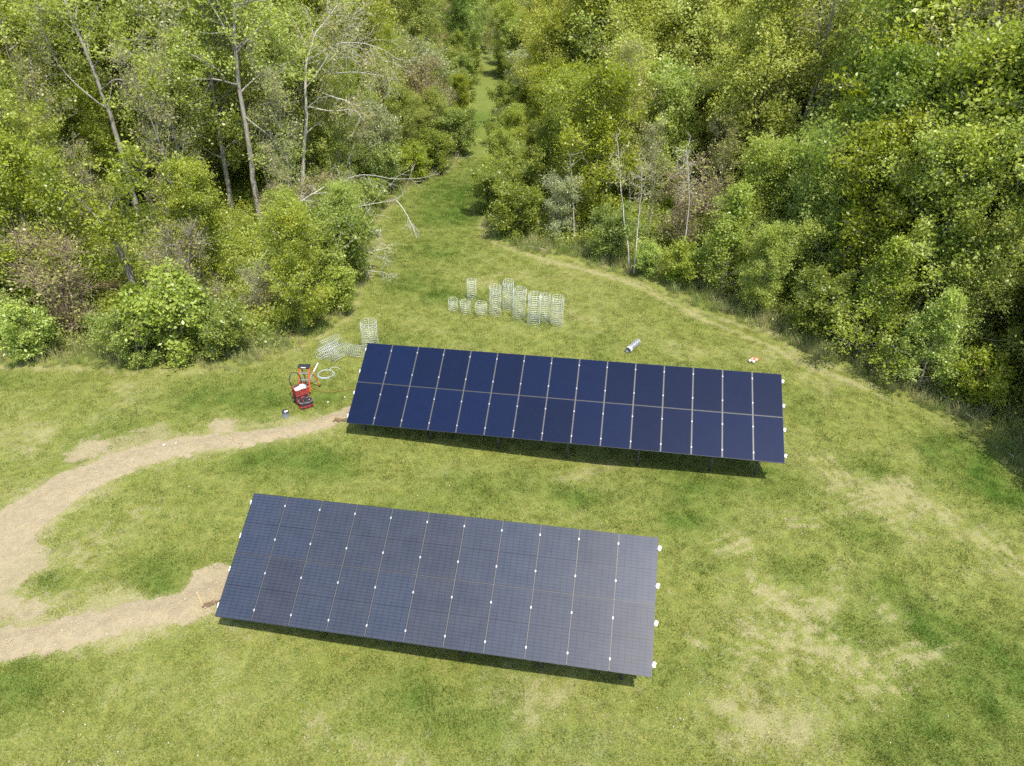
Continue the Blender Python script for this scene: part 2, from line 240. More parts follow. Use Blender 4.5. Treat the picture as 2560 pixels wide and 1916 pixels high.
# ------------------------------------------------------------------ materials
def new_mat(name):
    m = bpy.data.materials.new(name); m.use_nodes = True
    nt = m.node_tree; nt.nodes.clear()
    out = nt.nodes.new('ShaderNodeOutputMaterial')
    return m, nt, out
class NT:
    def __init__(s, nt): s.nt = nt
    def n(s, t, **k):
        x = s.nt.nodes.new(t)
        for a, b in k.items(): setattr(x, a, b)
        return x
    def l(s, a, b): s.nt.links.new(a, b)
    def setin(s, node, name, v):
        if v is None: return
        if hasattr(v, 'is_linked') or hasattr(v, 'links'): s.l(v, node.inputs[name])
        else:
            if isinstance(v, (tuple, list)) and len(v) == 3 and node.inputs[name].type == 'RGBA': v = (*v, 1)
            node.inputs[name].default_value = v
    def mix(s, f, a, b, blend='MIX'):
        x = s.n('ShaderNodeMix', data_type='RGBA', blend_type=blend)
        s.setin(x, 0, f)
        for i, v in ((6, a), (7, b)):
            if hasattr(v, 'links'): s.l(v, x.inputs[i])
            else: x.inputs[i].default_value = (*v, 1)
        return x.outputs[2]
    def math(s, op, a, b=None, c=None, clamp=False):
        x = s.n('ShaderNodeMath', operation=op, use_clamp=clamp)
        for i, v in enumerate((a, b, c)):
            if v is None: continue
            if hasattr(v, 'links'): s.l(v, x.inputs[i])
            else: x.inputs[i].default_value = v
        return x.outputs[0]
    def noise(s, vec, scale, detail=3, rough=.55, dist=0):
        x = s.n('ShaderNodeTexNoise'); x.inputs['Scale'].default_value = scale
        x.inputs['Detail'].default_value = detail; x.inputs['Roughness'].default_value = rough
        x.inputs['Distortion'].default_value = dist
        if vec is not None: s.l(vec, x.inputs['Vector'])
        return x.outputs['Fac']
    def rng(s, v, a, b, c=0., d=1., smooth=False):
        x = s.n('ShaderNodeMapRange'); x.clamp = True
        if smooth: x.interpolation_type = 'SMOOTHSTEP'
        s.l(v, x.inputs[0])
        for i, q in enumerate((a, b, c, d)): x.inputs[i + 1].default_value = q
        return x.outputs[0]
    def bsdf(s, col, rough=.6, metal=0., spec=.5, normal=None):
        x = s.n('ShaderNodeBsdfPrincipled')
        s.setin(x, 'Base Color', col); s.setin(x, 'Roughness', rough); s.setin(x, 'Metallic', metal)
        s.setin(x, 'Specular IOR Level', spec)
        if normal is not None: s.l(normal, x.inputs['Normal'])
        return x
    def bump(s, h, strength=.4, dist=.02):
        x = s.n('ShaderNodeBump'); x.inputs['Strength'].default_value = strength; x.inputs['Distance'].default_value = dist
        s.l(h, x.inputs['Height']); return x.outputs[0]

def simple(name, col, rough=.5, metal=0., spec=.5, var=.12, scale=14, bump=0.):
    m, nt, out = new_mat(name); N = NT(nt)
    tc = N.n('ShaderNodeTexCoord')
    nz = N.noise(tc.outputs['Object'], scale, 4)
    dark = tuple(c * (1 - var) for c in col); lite = tuple(min(1, c * (1 + var)) for c in col)
    c = N.mix(N.rng(nz, .3, .7), dark, lite)
    nor = N.bump(nz, bump, .01) if bump else None
    r = N.rng(nz, .3, .7, rough * .85, min(1, rough * 1.15))
    b = N.bsdf(c, r, metal, spec, nor)
    N.l(b.outputs[0], out.inputs[0]); return m

def lawn_group():
    g = bpy.data.node_groups.new('lawn_colour', 'ShaderNodeTree')
    g.interface.new_socket('Masks', in_out='INPUT', socket_type='NodeSocketColor')
    g.interface.new_socket('Litter', in_out='INPUT', socket_type='NodeSocketFloat')
    g.interface.new_socket('Color', in_out='OUTPUT', socket_type='NodeSocketColor')
    N = NT(g); gi = N.n('NodeGroupInput'); go = N.n('NodeGroupOutput')
    geo = N.n('ShaderNodeNewGeometry'); pos = geo.outputs['Position']
    sep = N.n('ShaderNodeSeparateColor'); N.l(gi.outputs[0], sep.inputs[0])
    nA = N.noise(pos, .9, 5, .6); nB = N.noise(pos, 4.5, 5, .62, .4); nC = N.noise(pos, 22, 4, .65); nD = N.noise(pos, 85, 3, .7)
    green = N.mix(N.rng(nA, .32, .68), (0.1544, 0.1676, 0.0227), (0.2011, 0.2052, 0.0502))
    green = N.mix(N.rng(nB, .38, .66), green, (0.0949, 0.1314, 0.0164))
    green = N.mix(N.math('MULTIPLY', N.rng(nC, .42, .62), .72), green, (0.2586, 0.2576, 0.0836))
    green = N.mix(N.math('MULTIPLY', N.rng(N.noise(pos, 11, 4, .7), .56, .68), .55), green, (0.0779, 0.1178, 0.0147))
    lush = N.mix(N.rng(nC, .3, .7), (0.0488, 0.0947, 0.0103), (0.0891, 0.1498, 0.0210))
    c = N.mix(N.math('MULTIPLY', sep.outputs[2], .88, clamp=True), green, lush)
    dryc = N.mix(N.rng(nC, .3, .7), (0.2068, 0.1833, 0.0726), (0.3217, 0.2995, 0.1451))
    df = N.math('ADD', sep.outputs[1], N.math('MULTIPLY', N.math('SUBTRACT', nB, .5), 1.25))
    df = N.math('ADD', df, N.math('MULTIPLY', N.math('SUBTRACT', nC, .5), 1.2))
    c = N.mix(N.math('MULTIPLY', N.rng(df, .20, 1.15, 0, 1, True), .88), c, dryc)
    dirt = N.mix(N.rng(nB, .35, .7), (0.2767, 0.2251, 0.1309), (0.3345, 0.2799, 0.1706))
    dirt = N.mix(N.math('MULTIPLY', N.rng(nC, .52, .75), .5), dirt, (0.2189, 0.1697, 0.0941))
    dirt = N.mix(N.math('MULTIPLY', N.rng(nD, .6, .8), .45), dirt, (0.4163, 0.3594, 0.2419))
    dirt = N.mix(N.math('MULTIPLY', N.rng(N.noise(pos, 2.2, 5, .7, .6), .5, .66), .5), dirt, (0.2273, 0.1848, 0.1260))
    tf = N.math('ADD', sep.outputs[0], N.math('MULTIPLY', N.math('SUBTRACT', nC, .5), .9))
    c = N.mix(N.rng(tf, .4, .62, 0, 1, True), c, dirt)
    lit = N.mix(N.rng(nC, .3, .7), (.07, .046, .026), (.185, .125, .075))
    lit = N.mix(N.rng(nB, .54, .7), lit, (.085, .12, .03))
    c = N.mix(gi.outputs[1], c, lit)
    c2 = N.mix(N.rng(nD, .25, .75), (.68, .68, .68), (1.30, 1.30, 1.28))
    c = N.mix(1.0, c, c2, 'MULTIPLY')
    N.l(c, go.inputs[0]); return g
LAWN = lawn_group()
def ground_material():
    m, nt, out = new_mat('lawn_and_soil'); N = NT(nt)
    at = N.n('ShaderNodeAttribute', attribute_name='masks'); g = N.n('ShaderNodeGroup'); g.node_tree = LAWN
    N.l(at.outputs['Color'], g.inputs[0]); N.l(at.outputs['Alpha'], g.inputs[1])
    geo = N.n('ShaderNodeNewGeometry')
    h = N.math('ADD', N.noise(geo.outputs['Position'], 30, 5, .7), N.math('MULTIPLY', N.noise(geo.outputs['Position'], 5, 3), .8))
    nb = N.bump(h, .55, .05)
    b = N.bsdf(g.outputs[0], .95, 0, .15, nb); N.l(b.outputs[0], out.inputs[0]); return m
def blade_material(name, tall=False):
    m, nt, out = new_mat(name); N = NT(nt)
    at = N.n('ShaderNodeAttribute', attribute_name='gmask', attribute_type='INSTANCER')
    g = N.n('ShaderNodeGroup'); g.node_tree = LAWN
    N.l(at.outputs['Color'], g.inputs[0]); g.inputs[1].default_value = 0
    geo = N.n('ShaderNodeNewGeometry'); ri = geo.outputs['Random Per Island']
    hs = N.n('ShaderNodeHueSaturation'); N.l(N.math('MULTIPLY_ADD', ri, .55 if not tall else .6, .78), hs.inputs['Value'])
    N.l(N.math('MULTIPLY_ADD', ri, .045, .475), hs.inputs['Hue'])
    if tall:
        oi = N.n('ShaderNodeAttribute', attribute_name='tint', attribute_type='INSTANCER')
        c0 = N.mix(N.rng(oi.outputs['Fac'], .35, .75), (.205, .26, .070), (.38, .36, .16))
        N.l(c0, hs.inputs['Color'])
    else: N.l(g.outputs[0], hs.inputs['Color'])
    d = N.n('ShaderNodeBsdfDiffuse'); t = N.n('ShaderNodeBsdfTranslucent'); mx = N.n('ShaderNodeMixShader')
    N.l(hs.outputs[0], d.inputs[0]); N.l(hs.outputs[0], t.inputs[0]); mx.inputs[0].default_value = .3
    N.l(d.outputs[0], mx.inputs[1]); N.l(t.outputs[0], mx.inputs[2]); N.l(mx.outputs[0], out.inputs[0]); return m
def leaf_material(name, a, b, trans=.48, gloss=.07, spread=.34):
    m, nt, out = new_mat(name); N = NT(nt)
    geo = N.n('ShaderNodeNewGeometry'); oi = N.n('ShaderNodeObjectInfo')
    nz = N.noise(geo.outputs['Position'], .55, 3, .6)
    f = N.math('ADD', N.math('MULTIPLY', geo.outputs['Random Per Island'], .45), N.math('MULTIPLY', N.rng(nz, .3, .7), .55))
    c = N.mix(f, a, b)
    hs = N.n('ShaderNodeHueSaturation')
    N.l(N.math('MULTIPLY_ADD', oi.outputs['Random'], .018, .478), hs.inputs['Hue'])
    N.l(N.math('MULTIPLY_ADD', oi.outputs['Random'], spread, 1 - spread * .5), hs.inputs['Value'])
    N.l(N.math('MULTIPLY_ADD', oi.outputs['Random'], -.2, 1.05), hs.inputs['Saturation'])
    N.l(c, hs.inputs['Color']); col = hs.outputs[0]
    d = N.n('ShaderNodeBsdfDiffuse'); t = N.n('ShaderNodeBsdfTranslucent'); gl = N.n('ShaderNodeBsdfGlossy')
    tc = N.mix(1.0, col, (1.25, 1.3, .6), 'MULTIPLY')
    N.l(col, d.inputs[0]); N.l(tc, t.inputs[0]); gl.inputs['Roughness'].default_value = .38
    m1 = N.n('ShaderNodeMixShader'); m1.inputs[0].default_value = trans; m2 = N.n('ShaderNodeMixShader'); m2.inputs[0].default_value = gloss
    N.l(d.outputs[0], m1.inputs[1]); N.l(t.outputs[0], m1.inputs[2]); N.l(m1.outputs[0], m2.inputs[1]); N.l(gl.outputs[0], m2.inputs[2])
    N.l(m2.outputs[0], out.inputs[0]); return m
def bark_material(name, a, b, moss=0.0):
    m, nt, out = new_mat(name); N = NT(nt)
    geo = N.n('ShaderNodeNewGeometry'); mp = N.n('ShaderNodeMapping'); mp.inputs['Scale'].default_value = (1, 1, .3)
    N.l(geo.outputs['Position'], mp.inputs[0])
    n1 = N.noise(mp.outputs[0], 9, 5, .65); n2 = N.noise(geo.outputs['Position'], 1.4, 3)
    c = N.mix(N.rng(n1, .32, .68), a, b)
    if moss: c = N.mix(N.math('MULTIPLY', N.rng(n2, .5, .7), moss), c, (.12, .15, .06))
    bs = N.bsdf(c, .9, 0, .15, N.bump(n1, .7, .03)); N.l(bs.outputs[0], out.inputs[0]); return m

# ------------------------------------------------------------------ the ground: one sheet to the horizon
def axis(lo, hi, a, b, step, grow=1.16):
    v = list(np.arange(a, b + 1e-6, step)); s = step
    while v[-1] < hi: s *= grow; v.append(v[-1] + s)
    s = step
    while v[0] > lo: s *= grow; v.insert(0, v[0] - s)
    return np.array(v)
def ground_z(px, py, dirt, sd):
    z = (fbm(px, py, .3, 3, 77) - .5) * .10 + (fbm(px, py, 2.5, 3, 78) - .5) * .035
    m = 1 - np.exp(-((np.abs(sd)) / 6.0)) * 0
    mound = 0
    for L in DIRT:
        d, wd = seg_dist(px, py, L)
        mound = np.maximum(mound, np.exp(-(d / (wd * .8)) ** 2))
    z = z + mound * (.05 + .05 * (fbm(px, py, 3.2, 3, 5) - .4)) + dirt * (fbm(px, py, 7, 3, 6) - .5) * .05
    # shallow hollows in front of the two arrays
    z = z - .26 * np.exp(-((px - 1.5) / 5.5) ** 2 - ((py - 21.2) / 1.7) ** 2) - .14 * np.exp(-((px + 1.5) / 4.5) ** 2 - ((py - 12.6) / 1.5) ** 2)
    return z * m
XA = axis(-700, 700, -22, 21, .11); YA = axis(-60, 1200, 8, 36, .11, 1.035)
GX, GY = np.meshgrid(XA, YA)
sdG, dirtG, dryG, lushG, litG = ground_masks(GX, GY)
GZ = ground_z(GX, GY, dirtG, sdG)
def sample_ground(x, y):
    i = min(max(int(np.searchsorted(XA, x)) - 1, 0), len(XA) - 2); j = min(max(int(np.searchsorted(YA, y)) - 1, 0), len(YA) - 2)
    f = (x - XA[i]) / (XA[i + 1] - XA[i]); g = (y - YA[j]) / (YA[j + 1] - YA[j])
    return float((GZ[j, i] * (1 - f) + GZ[j, i + 1] * f) * (1 - g) + (GZ[j + 1, i] * (1 - f) + GZ[j + 1, i + 1] * f) * g)
ny, nx = GX.shape
me = bpy.data.meshes.new('ground')
co = np.stack([GX, GY, GZ], -1).reshape(-1, 3).astype(np.float32)
idx = np.arange(nx * ny).reshape(ny, nx)
quads = np.stack([idx[:-1, :-1], idx[:-1, 1:], idx[1:, 1:], idx[1:, :-1]], -1).reshape(-1, 4).astype(np.int32)
def fast_mesh(me, co, quads, smooth=False):
    me.vertices.add(len(co)); me.vertices.foreach_set('co', np.ascontiguousarray(co, dtype=np.float32).ravel())
    me.loops.add(quads.size); me.loops.foreach_set('vertex_index', np.ascontiguousarray(quads, dtype=np.int32).ravel())
    k = quads.shape[1]
    me.polygons.add(len(quads)); me.polygons.foreach_set('loop_start', np.arange(0, quads.size, k, dtype=np.int32))
    if smooth: me.polygons.foreach_set('use_smooth', np.ones(len(quads), bool))
    me.update(calc_edges=True)
fast_mesh(me, co, quads, True)
at = me.color_attributes.new('masks', 'FLOAT_COLOR', 'POINT')
at.data.foreach_set('color', np.stack([dirtG, dryG, lushG, litG], -1).astype(np.float32).ravel())
me.materials.append(ground_material())
ground = link_mesh('ground', me)
tagd(ground, 'mown lawn with dry patches and bare soil strips, running under the wood', kind='structure')

# ------------------------------------------------------------------ uncountable growth: blades, tall grass, low plants
def clump_mesh(name, n, rad, h0, h1, wid, mat, lean=.5, seed=1):
    r = np.random.default_rng(seed); vs = []; fs = []
    for i in range(n):
        a = r.uniform(0, 6.283); d = rad * math.sqrt(r.uniform()); x, y = d * math.cos(a), d * math.sin(a)
        b = r.uniform(0, 6.283); h = r.uniform(h0, h1); ln = r.uniform(.1, lean) * h; c = r.uniform(0, 6.283)
        ex, ey = math.cos(b) * wid / 2, math.sin(b) * wid / 2
        k = len(vs)
        if h > .2:
            vs += [(x - ex, y - ey, -.01), (x + ex, y + ey, -.01), (x + ln * .35 * math.cos(c) + ex * .8, y + ln * .35 * math.sin(c) + ey * .8, h * .6), (x + ln * .35 * math.cos(c) - ex * .8, y + ln * .35 * math.sin(c) - ey * .8, h * .6), (x + ln * math.cos(c), y + ln * math.sin(c), h)]
            fs += [(k, k + 1, k + 2, k + 3), (k + 3, k + 2, k + 4)]
        else:
            vs += [(x - ex, y - ey, -.01), (x + ex, y + ey, -.01), (x + ln * math.cos(c), y + ln * math.sin(c), h)]
            fs += [(k, k + 1, k + 2)]
    me = bpy.data.meshes.new(name); me.from_pydata(vs, [], fs); me.materials.append(mat); me.update()
    return bpy.data.objects.new(name, me)
def scatter(name, pts, src, rotz, scl, masks=None, tint=None, label=''):
    me = bpy.data.meshes.new(name); me.vertices.add(len(pts)); me.vertices.foreach_set('co', pts.astype(np.float32).ravel())
    for an, arr in (('rz', rotz), ('sc', scl), ('tint', tint)):
        if arr is None: continue
        a = me.attributes.new(an, 'FLOAT', 'POINT'); a.data.foreach_set('value', arr.astype(np.float32))
    if masks is not None:
        a = me.attributes.new('gmask', 'FLOAT_COLOR', 'POINT'); a.data.foreach_set('color', masks.astype(np.float32).ravel())
    o = link_mesh(name, me); tagd(o, label, kind='stuff')
    ng = bpy.data.node_groups.new(name, 'GeometryNodeTree')
    ng.interface.new_socket('Geometry', in_out='INPUT', socket_type='NodeSocketGeometry')
    ng.interface.new_socket('Geometry', in_out='OUTPUT', socket_type='NodeSocketGeometry')
    gi = ng.nodes.new('NodeGroupInput'); go = ng.nodes.new('NodeGroupOutput')
    ip = ng.nodes.new('GeometryNodeInstanceOnPoints')
    col = bpy.data.collections.new(name + '_kinds')
    for s in src: col.objects.link(s)
    ci = ng.nodes.new('GeometryNodeCollectionInfo'); ci.inputs[0].default_value = col
    ci.inputs['Separate Children'].default_value = True; ci.inputs['Reset Children'].default_value = True
    ip.inputs['Pick Instance'].default_value = True
    a1 = ng.nodes.new('GeometryNodeInputNamedAttribute'); a1.data_type = 'FLOAT'; a1.inputs[0].default_value = 'rz'
    a2 = ng.nodes.new('GeometryNodeInputNamedAttribute'); a2.data_type = 'FLOAT'; a2.inputs[0].default_value = 'sc'
    cx = ng.nodes.new('ShaderNodeCombineXYZ')
    L = ng.links.new
    L(gi.outputs[0], ip.inputs['Points']); L(ci.outputs[0], ip.inputs['Instance'])
    L(a1.outputs[0], cx.inputs[2]); L(cx.outputs[0], ip.inputs['Rotation']); L(a2.outputs[0], ip.inputs['Scale'])
    L(ip.outputs[0], go.inputs[0])
    md = o.modifiers.new('grow', 'NODES'); md.node_group = ng
    return o
def in_view(px, py, mx=1.0):
    dep = py * .8446 + CAM_H * .5354
    return (np.abs(px) < dep * .715 + mx) & (py > 8.2)
bm_ = blade_material('grass_blades')
srcs = [clump_mesh('grass_clump', 34, .17, .025, .065, .009, bm_, 1.1, k) for k in range(4)]
n = 62000
px = rng.uniform(-24, 22, n * 2); py = 8.3 + (62 - 8.3) * rng.uniform(0, 1, n * 2) ** 1.35
sd, di, dr, lu, li = ground_masks(px, py)
keep = in_view(px, py, .5) & (sd > -.3) & (di < .35 + .25 * rng.uniform(0, 1, n * 2)) & (rng.uniform(0, 1, n * 2) > np.clip(dr - .35, 0, .8) * .9)
px, py, sd, di, dr, lu = [q[keep] for q in (px, py, sd, di, dr, lu)]
pz = ground_z(px, py, di, sd)
tf = rng.uniform(0, 1, len(px)) < .06
lu = np.where(tf, lu + .7, lu)
scatter('grass', np.stack([px, py, pz], -1), srcs, rng.uniform(0, 6.28, len(px)), rng.uniform(.6, 1.15, len(px)) * (1 + .4 * np.clip(lu, 0, 1)) * (1 - .35 * np.clip(dr, 0, 1)) * np.where(tf, 1.7, 1),
        np.stack([di, dr, lu, li[keep]], -1), label='short mown grass blades over the whole lawn')
tall = blade_material('tall_grass_blades', True)
srcs = [clump_mesh('tall_clump', 46, .22, .22, .62, .012, tall, .75, 20 + k) for k in range(4)]
n = 42000
px = rng.uniform(-26, 22, n); py = 14 + 96 * rng.uniform(0, 1, n) ** 1.4
sd, di, dr, lu, li = ground_masks(px, py)
tn = fbm(px, py, .6, 3, 91)
keep = in_view(px, py, 1) & (sd < .05 + .5 * (tn - .5)) & (sd > -2.6) & (rng.uniform(0, 1, n) < np.where(sd > -1.7, .97, .4)) & (rng.uniform(0, 1, n) < sstep(.28, .5, tn + .12))
px, py, sd, di, tn = [q[keep] for q in (px, py, sd, di, tn)]
scatter('tall_grass', np.stack([px, py, ground_z(px, py, di, sd)], -1), srcs, rng.uniform(0, 6.28, len(px)), rng.uniform(.5, 1.4, len(px)) * np.clip(.5 - sd * .8, .4, 1.1),
        tint=np.clip(fbm(px, py, 1.1, 3, 55) + rng.normal(0, .12, len(px)), 0, 1), label='unmown tall grass along the foot of the wood')

# ------------------------------------------------------------------ tree builder
def unit(v): return v / (np.linalg.norm(v) + 1e-12)
class Tree:
    def __init__(s, seed): s.r = np.random.default_rng(seed); s.V = []; s.F = []; s.n = 0; s.L = []; s.LN = []
    def tube(s, pts, rad, sides):
        k = len(pts); t = np.gradient(pts, axis=0); t /= np.linalg.norm(t, axis=1)[:, None] + 1e-9
        a = np.array([0, 0, 1.]) if abs(t[0][2]) < .8 else np.array([1., 0, 0])
        x = a - t * (t @ a)[:, None]; x /= np.linalg.norm(x, axis=1)[:, None] + 1e-9
        y = np.cross(t, x); an = np.arange(sides) * 2 * math.pi / sides
        ring = pts[:, None, :] + (x[:, None, :] * np.cos(an)[None, :, None] + y[:, None, :] * np.sin(an)[None, :, None]) * np.asarray(rad)[:, None, None]
        s.V.append(ring.reshape(-1, 3)); i = np.arange(k - 1)[:, None] * sides; j = np.arange(sides)[None, :]; j2 = (j + 1) % sides
        q = np.stack([i + j, i + j2, i + sides + j2, i + sides + j], -1).reshape(-1, 4) + s.n
        s.F.append(q); s.n += k * sides
    def stem(s, pts, r0, r1, sides=7, segs=10, wob=.0):
        pts = np.array(pts, float); seg = np.r_[0, np.cumsum(np.linalg.norm(np.diff(pts, axis=0), axis=1))]
        u = np.linspace(0, seg[-1], segs + 1)
        p = np.stack([np.interp(u, seg, pts[:, k]) for k in range(3)], -1)
        q = p.copy(); q[1:-1] = .25 * p[:-2] + .5 * p[1:-1] + .25 * p[2:]
        if wob: q[1:] += s.r.normal(0, wob, (segs, 3)) * np.array([1, 1, .3])
        rad = r0 + (r1 - r0) * np.linspace(0, 1, segs + 1) ** .85
        s.tube(q, rad, sides); return q, rad
    def branch(s, p0, d0, ln, r0, segs, up, wob, sides, r1=None):
        d = unit(d0); st = ln / segs; pts = [p0]; p = p0
        for k in range(segs):
            d = unit(d + np.array([0, 0, up]) / segs + s.r.normal(0, wob, 3)); p = p + d * st; pts.append(p)
        pts = np.array(pts); rad = np.linspace(r0, r1 if r1 else max(r0 * .28, .004), segs + 1)
        s.tube(pts, rad, sides); return pts, rad
    def at(s, br, t):
        pts, rad = br; x = t * (len(pts) - 1); i = min(int(x), len(pts) - 2); f = x - i
        return pts[i] * (1 - f) + pts[i + 1] * f, unit(pts[i + 1] - pts[i]), rad[i] * (1 - f) + rad[i + 1] * f
    def side(s, d, ang, az=None):
        a = np.array([0, 0, 1.]) if abs(d[2]) < .9 else np.array([1., 0, 0])
        x = unit(a - d * (a @ d)); y = np.cross(d, x); z = az if az is not None else s.r.uniform(0, 6.283)
        return d * math.cos(ang) + (x * math.cos(z) + y * math.sin(z)) * math.sin(ang)
    def leaves(s, br, n, sig, tmin=.1):
        pts, _ = br; t = s.r.uniform(tmin, 1.05, n).clip(0, 1) * (len(pts) - 1); i = np.minimum(t.astype(int), len(pts) - 2); f = (t - i)[:, None]
        cn = s.r.normal(0, 1, 3); cn[2] = abs(cn[2]) + .35; s.LN.append(np.repeat((cn / np.linalg.norm(cn))[None], n, 0))
        s.L.append(pts[i] * (1 - f) + pts[i + 1] * f + s.r.normal(0, sig, (n, 3)) * np.array([1, 1, .75]))
    def fill(s, parents, n2, len2, n3, len3, nl, sig, up2=.1, tmin=.2, wob=.16, ang=(.6, 1.1), r2=.45, r3=.008, s2=3, s3=2, leafy=1.0):
        for br in parents:
            L0 = np.linalg.norm(br[0][-1] - br[0][0])
            for k in range(max(1, int(round(n2 * s.r.uniform(.7, 1.25))))):
                t = s.r.uniform(tmin, 1.0); p, d, r = s.at(br, t)
                dd = s.side(d, s.r.uniform(*ang))
                b2 = s.branch(p, dd, len2 * L0 * (1 - .45 * t) * s.r.uniform(.6, 1.25), max(r * r2, .008), 4, up2, wob, s2 + 1)
                if s.r.uniform() < leafy: s.leaves(b2, int(nl * 1.2), sig, .35)
                for q in range(n3):
                    p3, d3, r33 = s.at(b2, s.r.uniform(.25, 1)); l3 = len3 * s.r.uniform(.6, 1.3)
                    b3 = s.branch(p3, s.side(d3, s.r.uniform(*ang)), l3, r3, 2, up2, wob, s3 + 1, .003)
                    if s.r.uniform() < leafy: s.leaves(b3, nl, sig)
    def finish(s, bark, leaf, size=.11, name='tree', aspect=.62, up=.55):
        V = np.concatenate(s.V); F = np.concatenate(s.F)
        tm = bpy.data.meshes.new(name + '_trunk'); fast_mesh(tm, V, F, True); tm.materials.append(bark)
        cm = None
        if s.L:
            P = np.concatenate(s.L); CN = np.concatenate(s.LN)[P[:, 2] > .04]; P = P[P[:, 2] > .04]; n = len(P); r = s.r
            N_ = CN * (.9 + up) + r.normal(0, .62, (n, 3)); N_ /= np.linalg.norm(N_, axis=1)[:, None]
            A = np.cross(N_, r.normal(0, 1, (n, 3))); A /= np.linalg.norm(A, axis=1)[:, None] + 1e-9; B = np.cross(N_, A)
            l = (size * np.clip(np.exp(r.normal(-.05, .36, n)), .4, 1.9))[:, None]; wv = l * aspect
            co = np.stack([P - A * l * .5, P + B * wv * .5 - A * l * .05 - N_ * l * .08, P + A * l * .5, P - B * wv * .5 - A * l * .05 - N_ * l * .08], 1).reshape(-1, 3)
            cm = bpy.data.meshes.new(name + '_crown'); fast_mesh(cm, co, np.arange(n * 4).reshape(-1, 4)); cm.materials.append(leaf)
        return tm, cm

def std_tree(seed, H, R, cb, nprim, n2, n3, nl, bark, leaf, size, r0=.16, lean=.05, prof='round', up=.35, sig=.13, ang=(.9, 1.25), leafy=1., stems=1, wob=.12, len2=.42, len3=.55, name='tree', splay=.25, upn=.55):
    T = Tree(seed); r = T.r; prim = []
    for k in range(stems):
        a = r.uniform(0, 6.28) if stems == 1 else 6.283 * k / stems + r.uniform(-.4, .4)
        tilt = lean if stems == 1 else splay * r.uniform(.4, 1.1)
        h = H * (1 if stems == 1 else r.uniform(.75, 1.05))
        top = np.array([math.cos(a) * tilt * h, math.sin(a) * tilt * h, h])
        mid = top * .5 + np.array([r.normal(0, .03) * h, r.normal(0, .03) * h, 0]); base = np.array([math.cos(a), math.sin(a), 0]) * (.0 if stems == 1 else .08)
        base[2] = -.08
        st = T.stem([base, mid, top], r0, .015, 7 if stems == 1 else 5, 9, .02 * H / 8)
        m = max(2, int(nprim / stems)); g = r.uniform(0, 6.28)
        for i in range(m):
            u = (i + r.uniform(0, .9)) / m; t = cb + (1 - cb) * u * .97
            p, d, rr = T.at(st, t)
            if prof == 'round': f = math.sin(math.pi * (.16 + .78 * u)) ** .75
            elif prof == 'cone': f = 1.02 - .85 * u
            elif prof == 'tall': f = (.55 + .45 * math.sin(math.pi * (.1 + .85 * u)))
            else: f = .75 + .35 * math.sin(math.pi * u)
            g += 2.4 + r.normal(0, .35)
            an = r.uniform(*ang) * (1 - .38 * u)
            dd = T.side(d, an, g)
            b = T.branch(p, dd, R * f * r.uniform(.5, 1.4) / (1 if stems == 1 else 1.5), max(rr * .42, .012), 6, up, wob * .6, 5)
            prim.append(b)
        T.leaves((st[0][-4:], st[1][-4:]), nl * 2, sig * 1.3)
    T.fill(prim, n2, len2, n3, len3, nl, sig, up2=up * .5, wob=wob, leafy=leafy)
    return T.finish(bark, leaf, size, name, up=upn)

def limb_tree(seed, limbs, radii, n2, n3, nl, bark, leaf, size, leafy=.8, len2=.35, len3=.5, sig=.12, base=None, tmin=.25, droop=.0, name='tree'):
    T = Tree(seed); out = []
    o = np.array(limbs[0][0][:2] + (0,)) if base is None else np.array(base)
    for k, (l, (a, b)) in enumerate(zip(limbs, radii)):
        p = np.array(l) - o
        out.append(T.stem(p, a, b, 8 if k == 0 else 6, max(8, 3 * len(l)), .015))
    T.fill(out[1:] + [(out[0][0][-int(len(out[0][0]) * .5):], out[0][1][-int(len(out[0][0]) * .5):])], n2, len2, n3, len3, nl, sig, up2=droop, tmin=tmin, wob=.2, leafy=leafy, r2=.4)
    return T.finish(bark, leaf, size, name), tuple(float(x) for x in o)

BK = dict(
    pale=bark_material('bark_pale_grey', (.19, .17, .14), (.35, .325, .275), .3),
    grey=bark_material('bark_grey', (.19, .165, .135), (.36, .32, .27), .35),
    dark=bark_material('bark_dark', (.045, .036, .028), (.12, .10, .08), .3),
    bone=bark_material('bark_bleached', (.38, .35, .29), (.57, .53, .45)),
    brown=bark_material('bark_brown_twigs', (.20, .135, .10), (.36, .27, .21)))
LF = dict(
    poplar=leaf_material('leaf_poplar', (0.240, 0.329, 0.036), (0.449, 0.518, 0.084), gloss=.025),
    fresh=leaf_material('leaf_fresh', (0.199, 0.304, 0.031), (0.448, 0.510, 0.069), gloss=.025),
    oak=leaf_material('leaf_young_oak', (0.285, 0.331, 0.035), (0.460, 0.504, 0.077), gloss=.025),
    dark=leaf_material('leaf_dark', (0.116, 0.207, 0.022), (0.262, 0.362, 0.042), gloss=.025),
    mid=leaf_material('leaf_mid', (0.174, 0.255, 0.031), (0.410, 0.448, 0.076), gloss=.025),
    olive=leaf_material('leaf_silvery', (0.237, 0.282, 0.109), (0.461, 0.492, 0.265), gloss=.025),
    shrub=leaf_material('leaf_shrub', (0.137, 0.225, 0.028), (0.344, 0.415, 0.063), gloss=.025),
    lime=leaf_material('leaf_lime', (0.230, 0.336, 0.032), (0.397, 0.492, 0.069), gloss=.025),
    bronze=leaf_material('leaf_bronze', (.29, .23, .095), (.48, .41, .19), gloss=.025),
    pale=leaf_material('leaf_pale_young', (0.282, 0.312, 0.069), (0.486, 0.492, 0.161), gloss=.025))
K = {}
for k in range(3): K['poplar', k] = std_tree(100 + k, 15, 3.3, .18, 34, 9, 3, 19, BK['pale'], LF['poplar'], .13, .16, .09, 'tall', .35, .24, name='poplar_tree', leafy=.92)
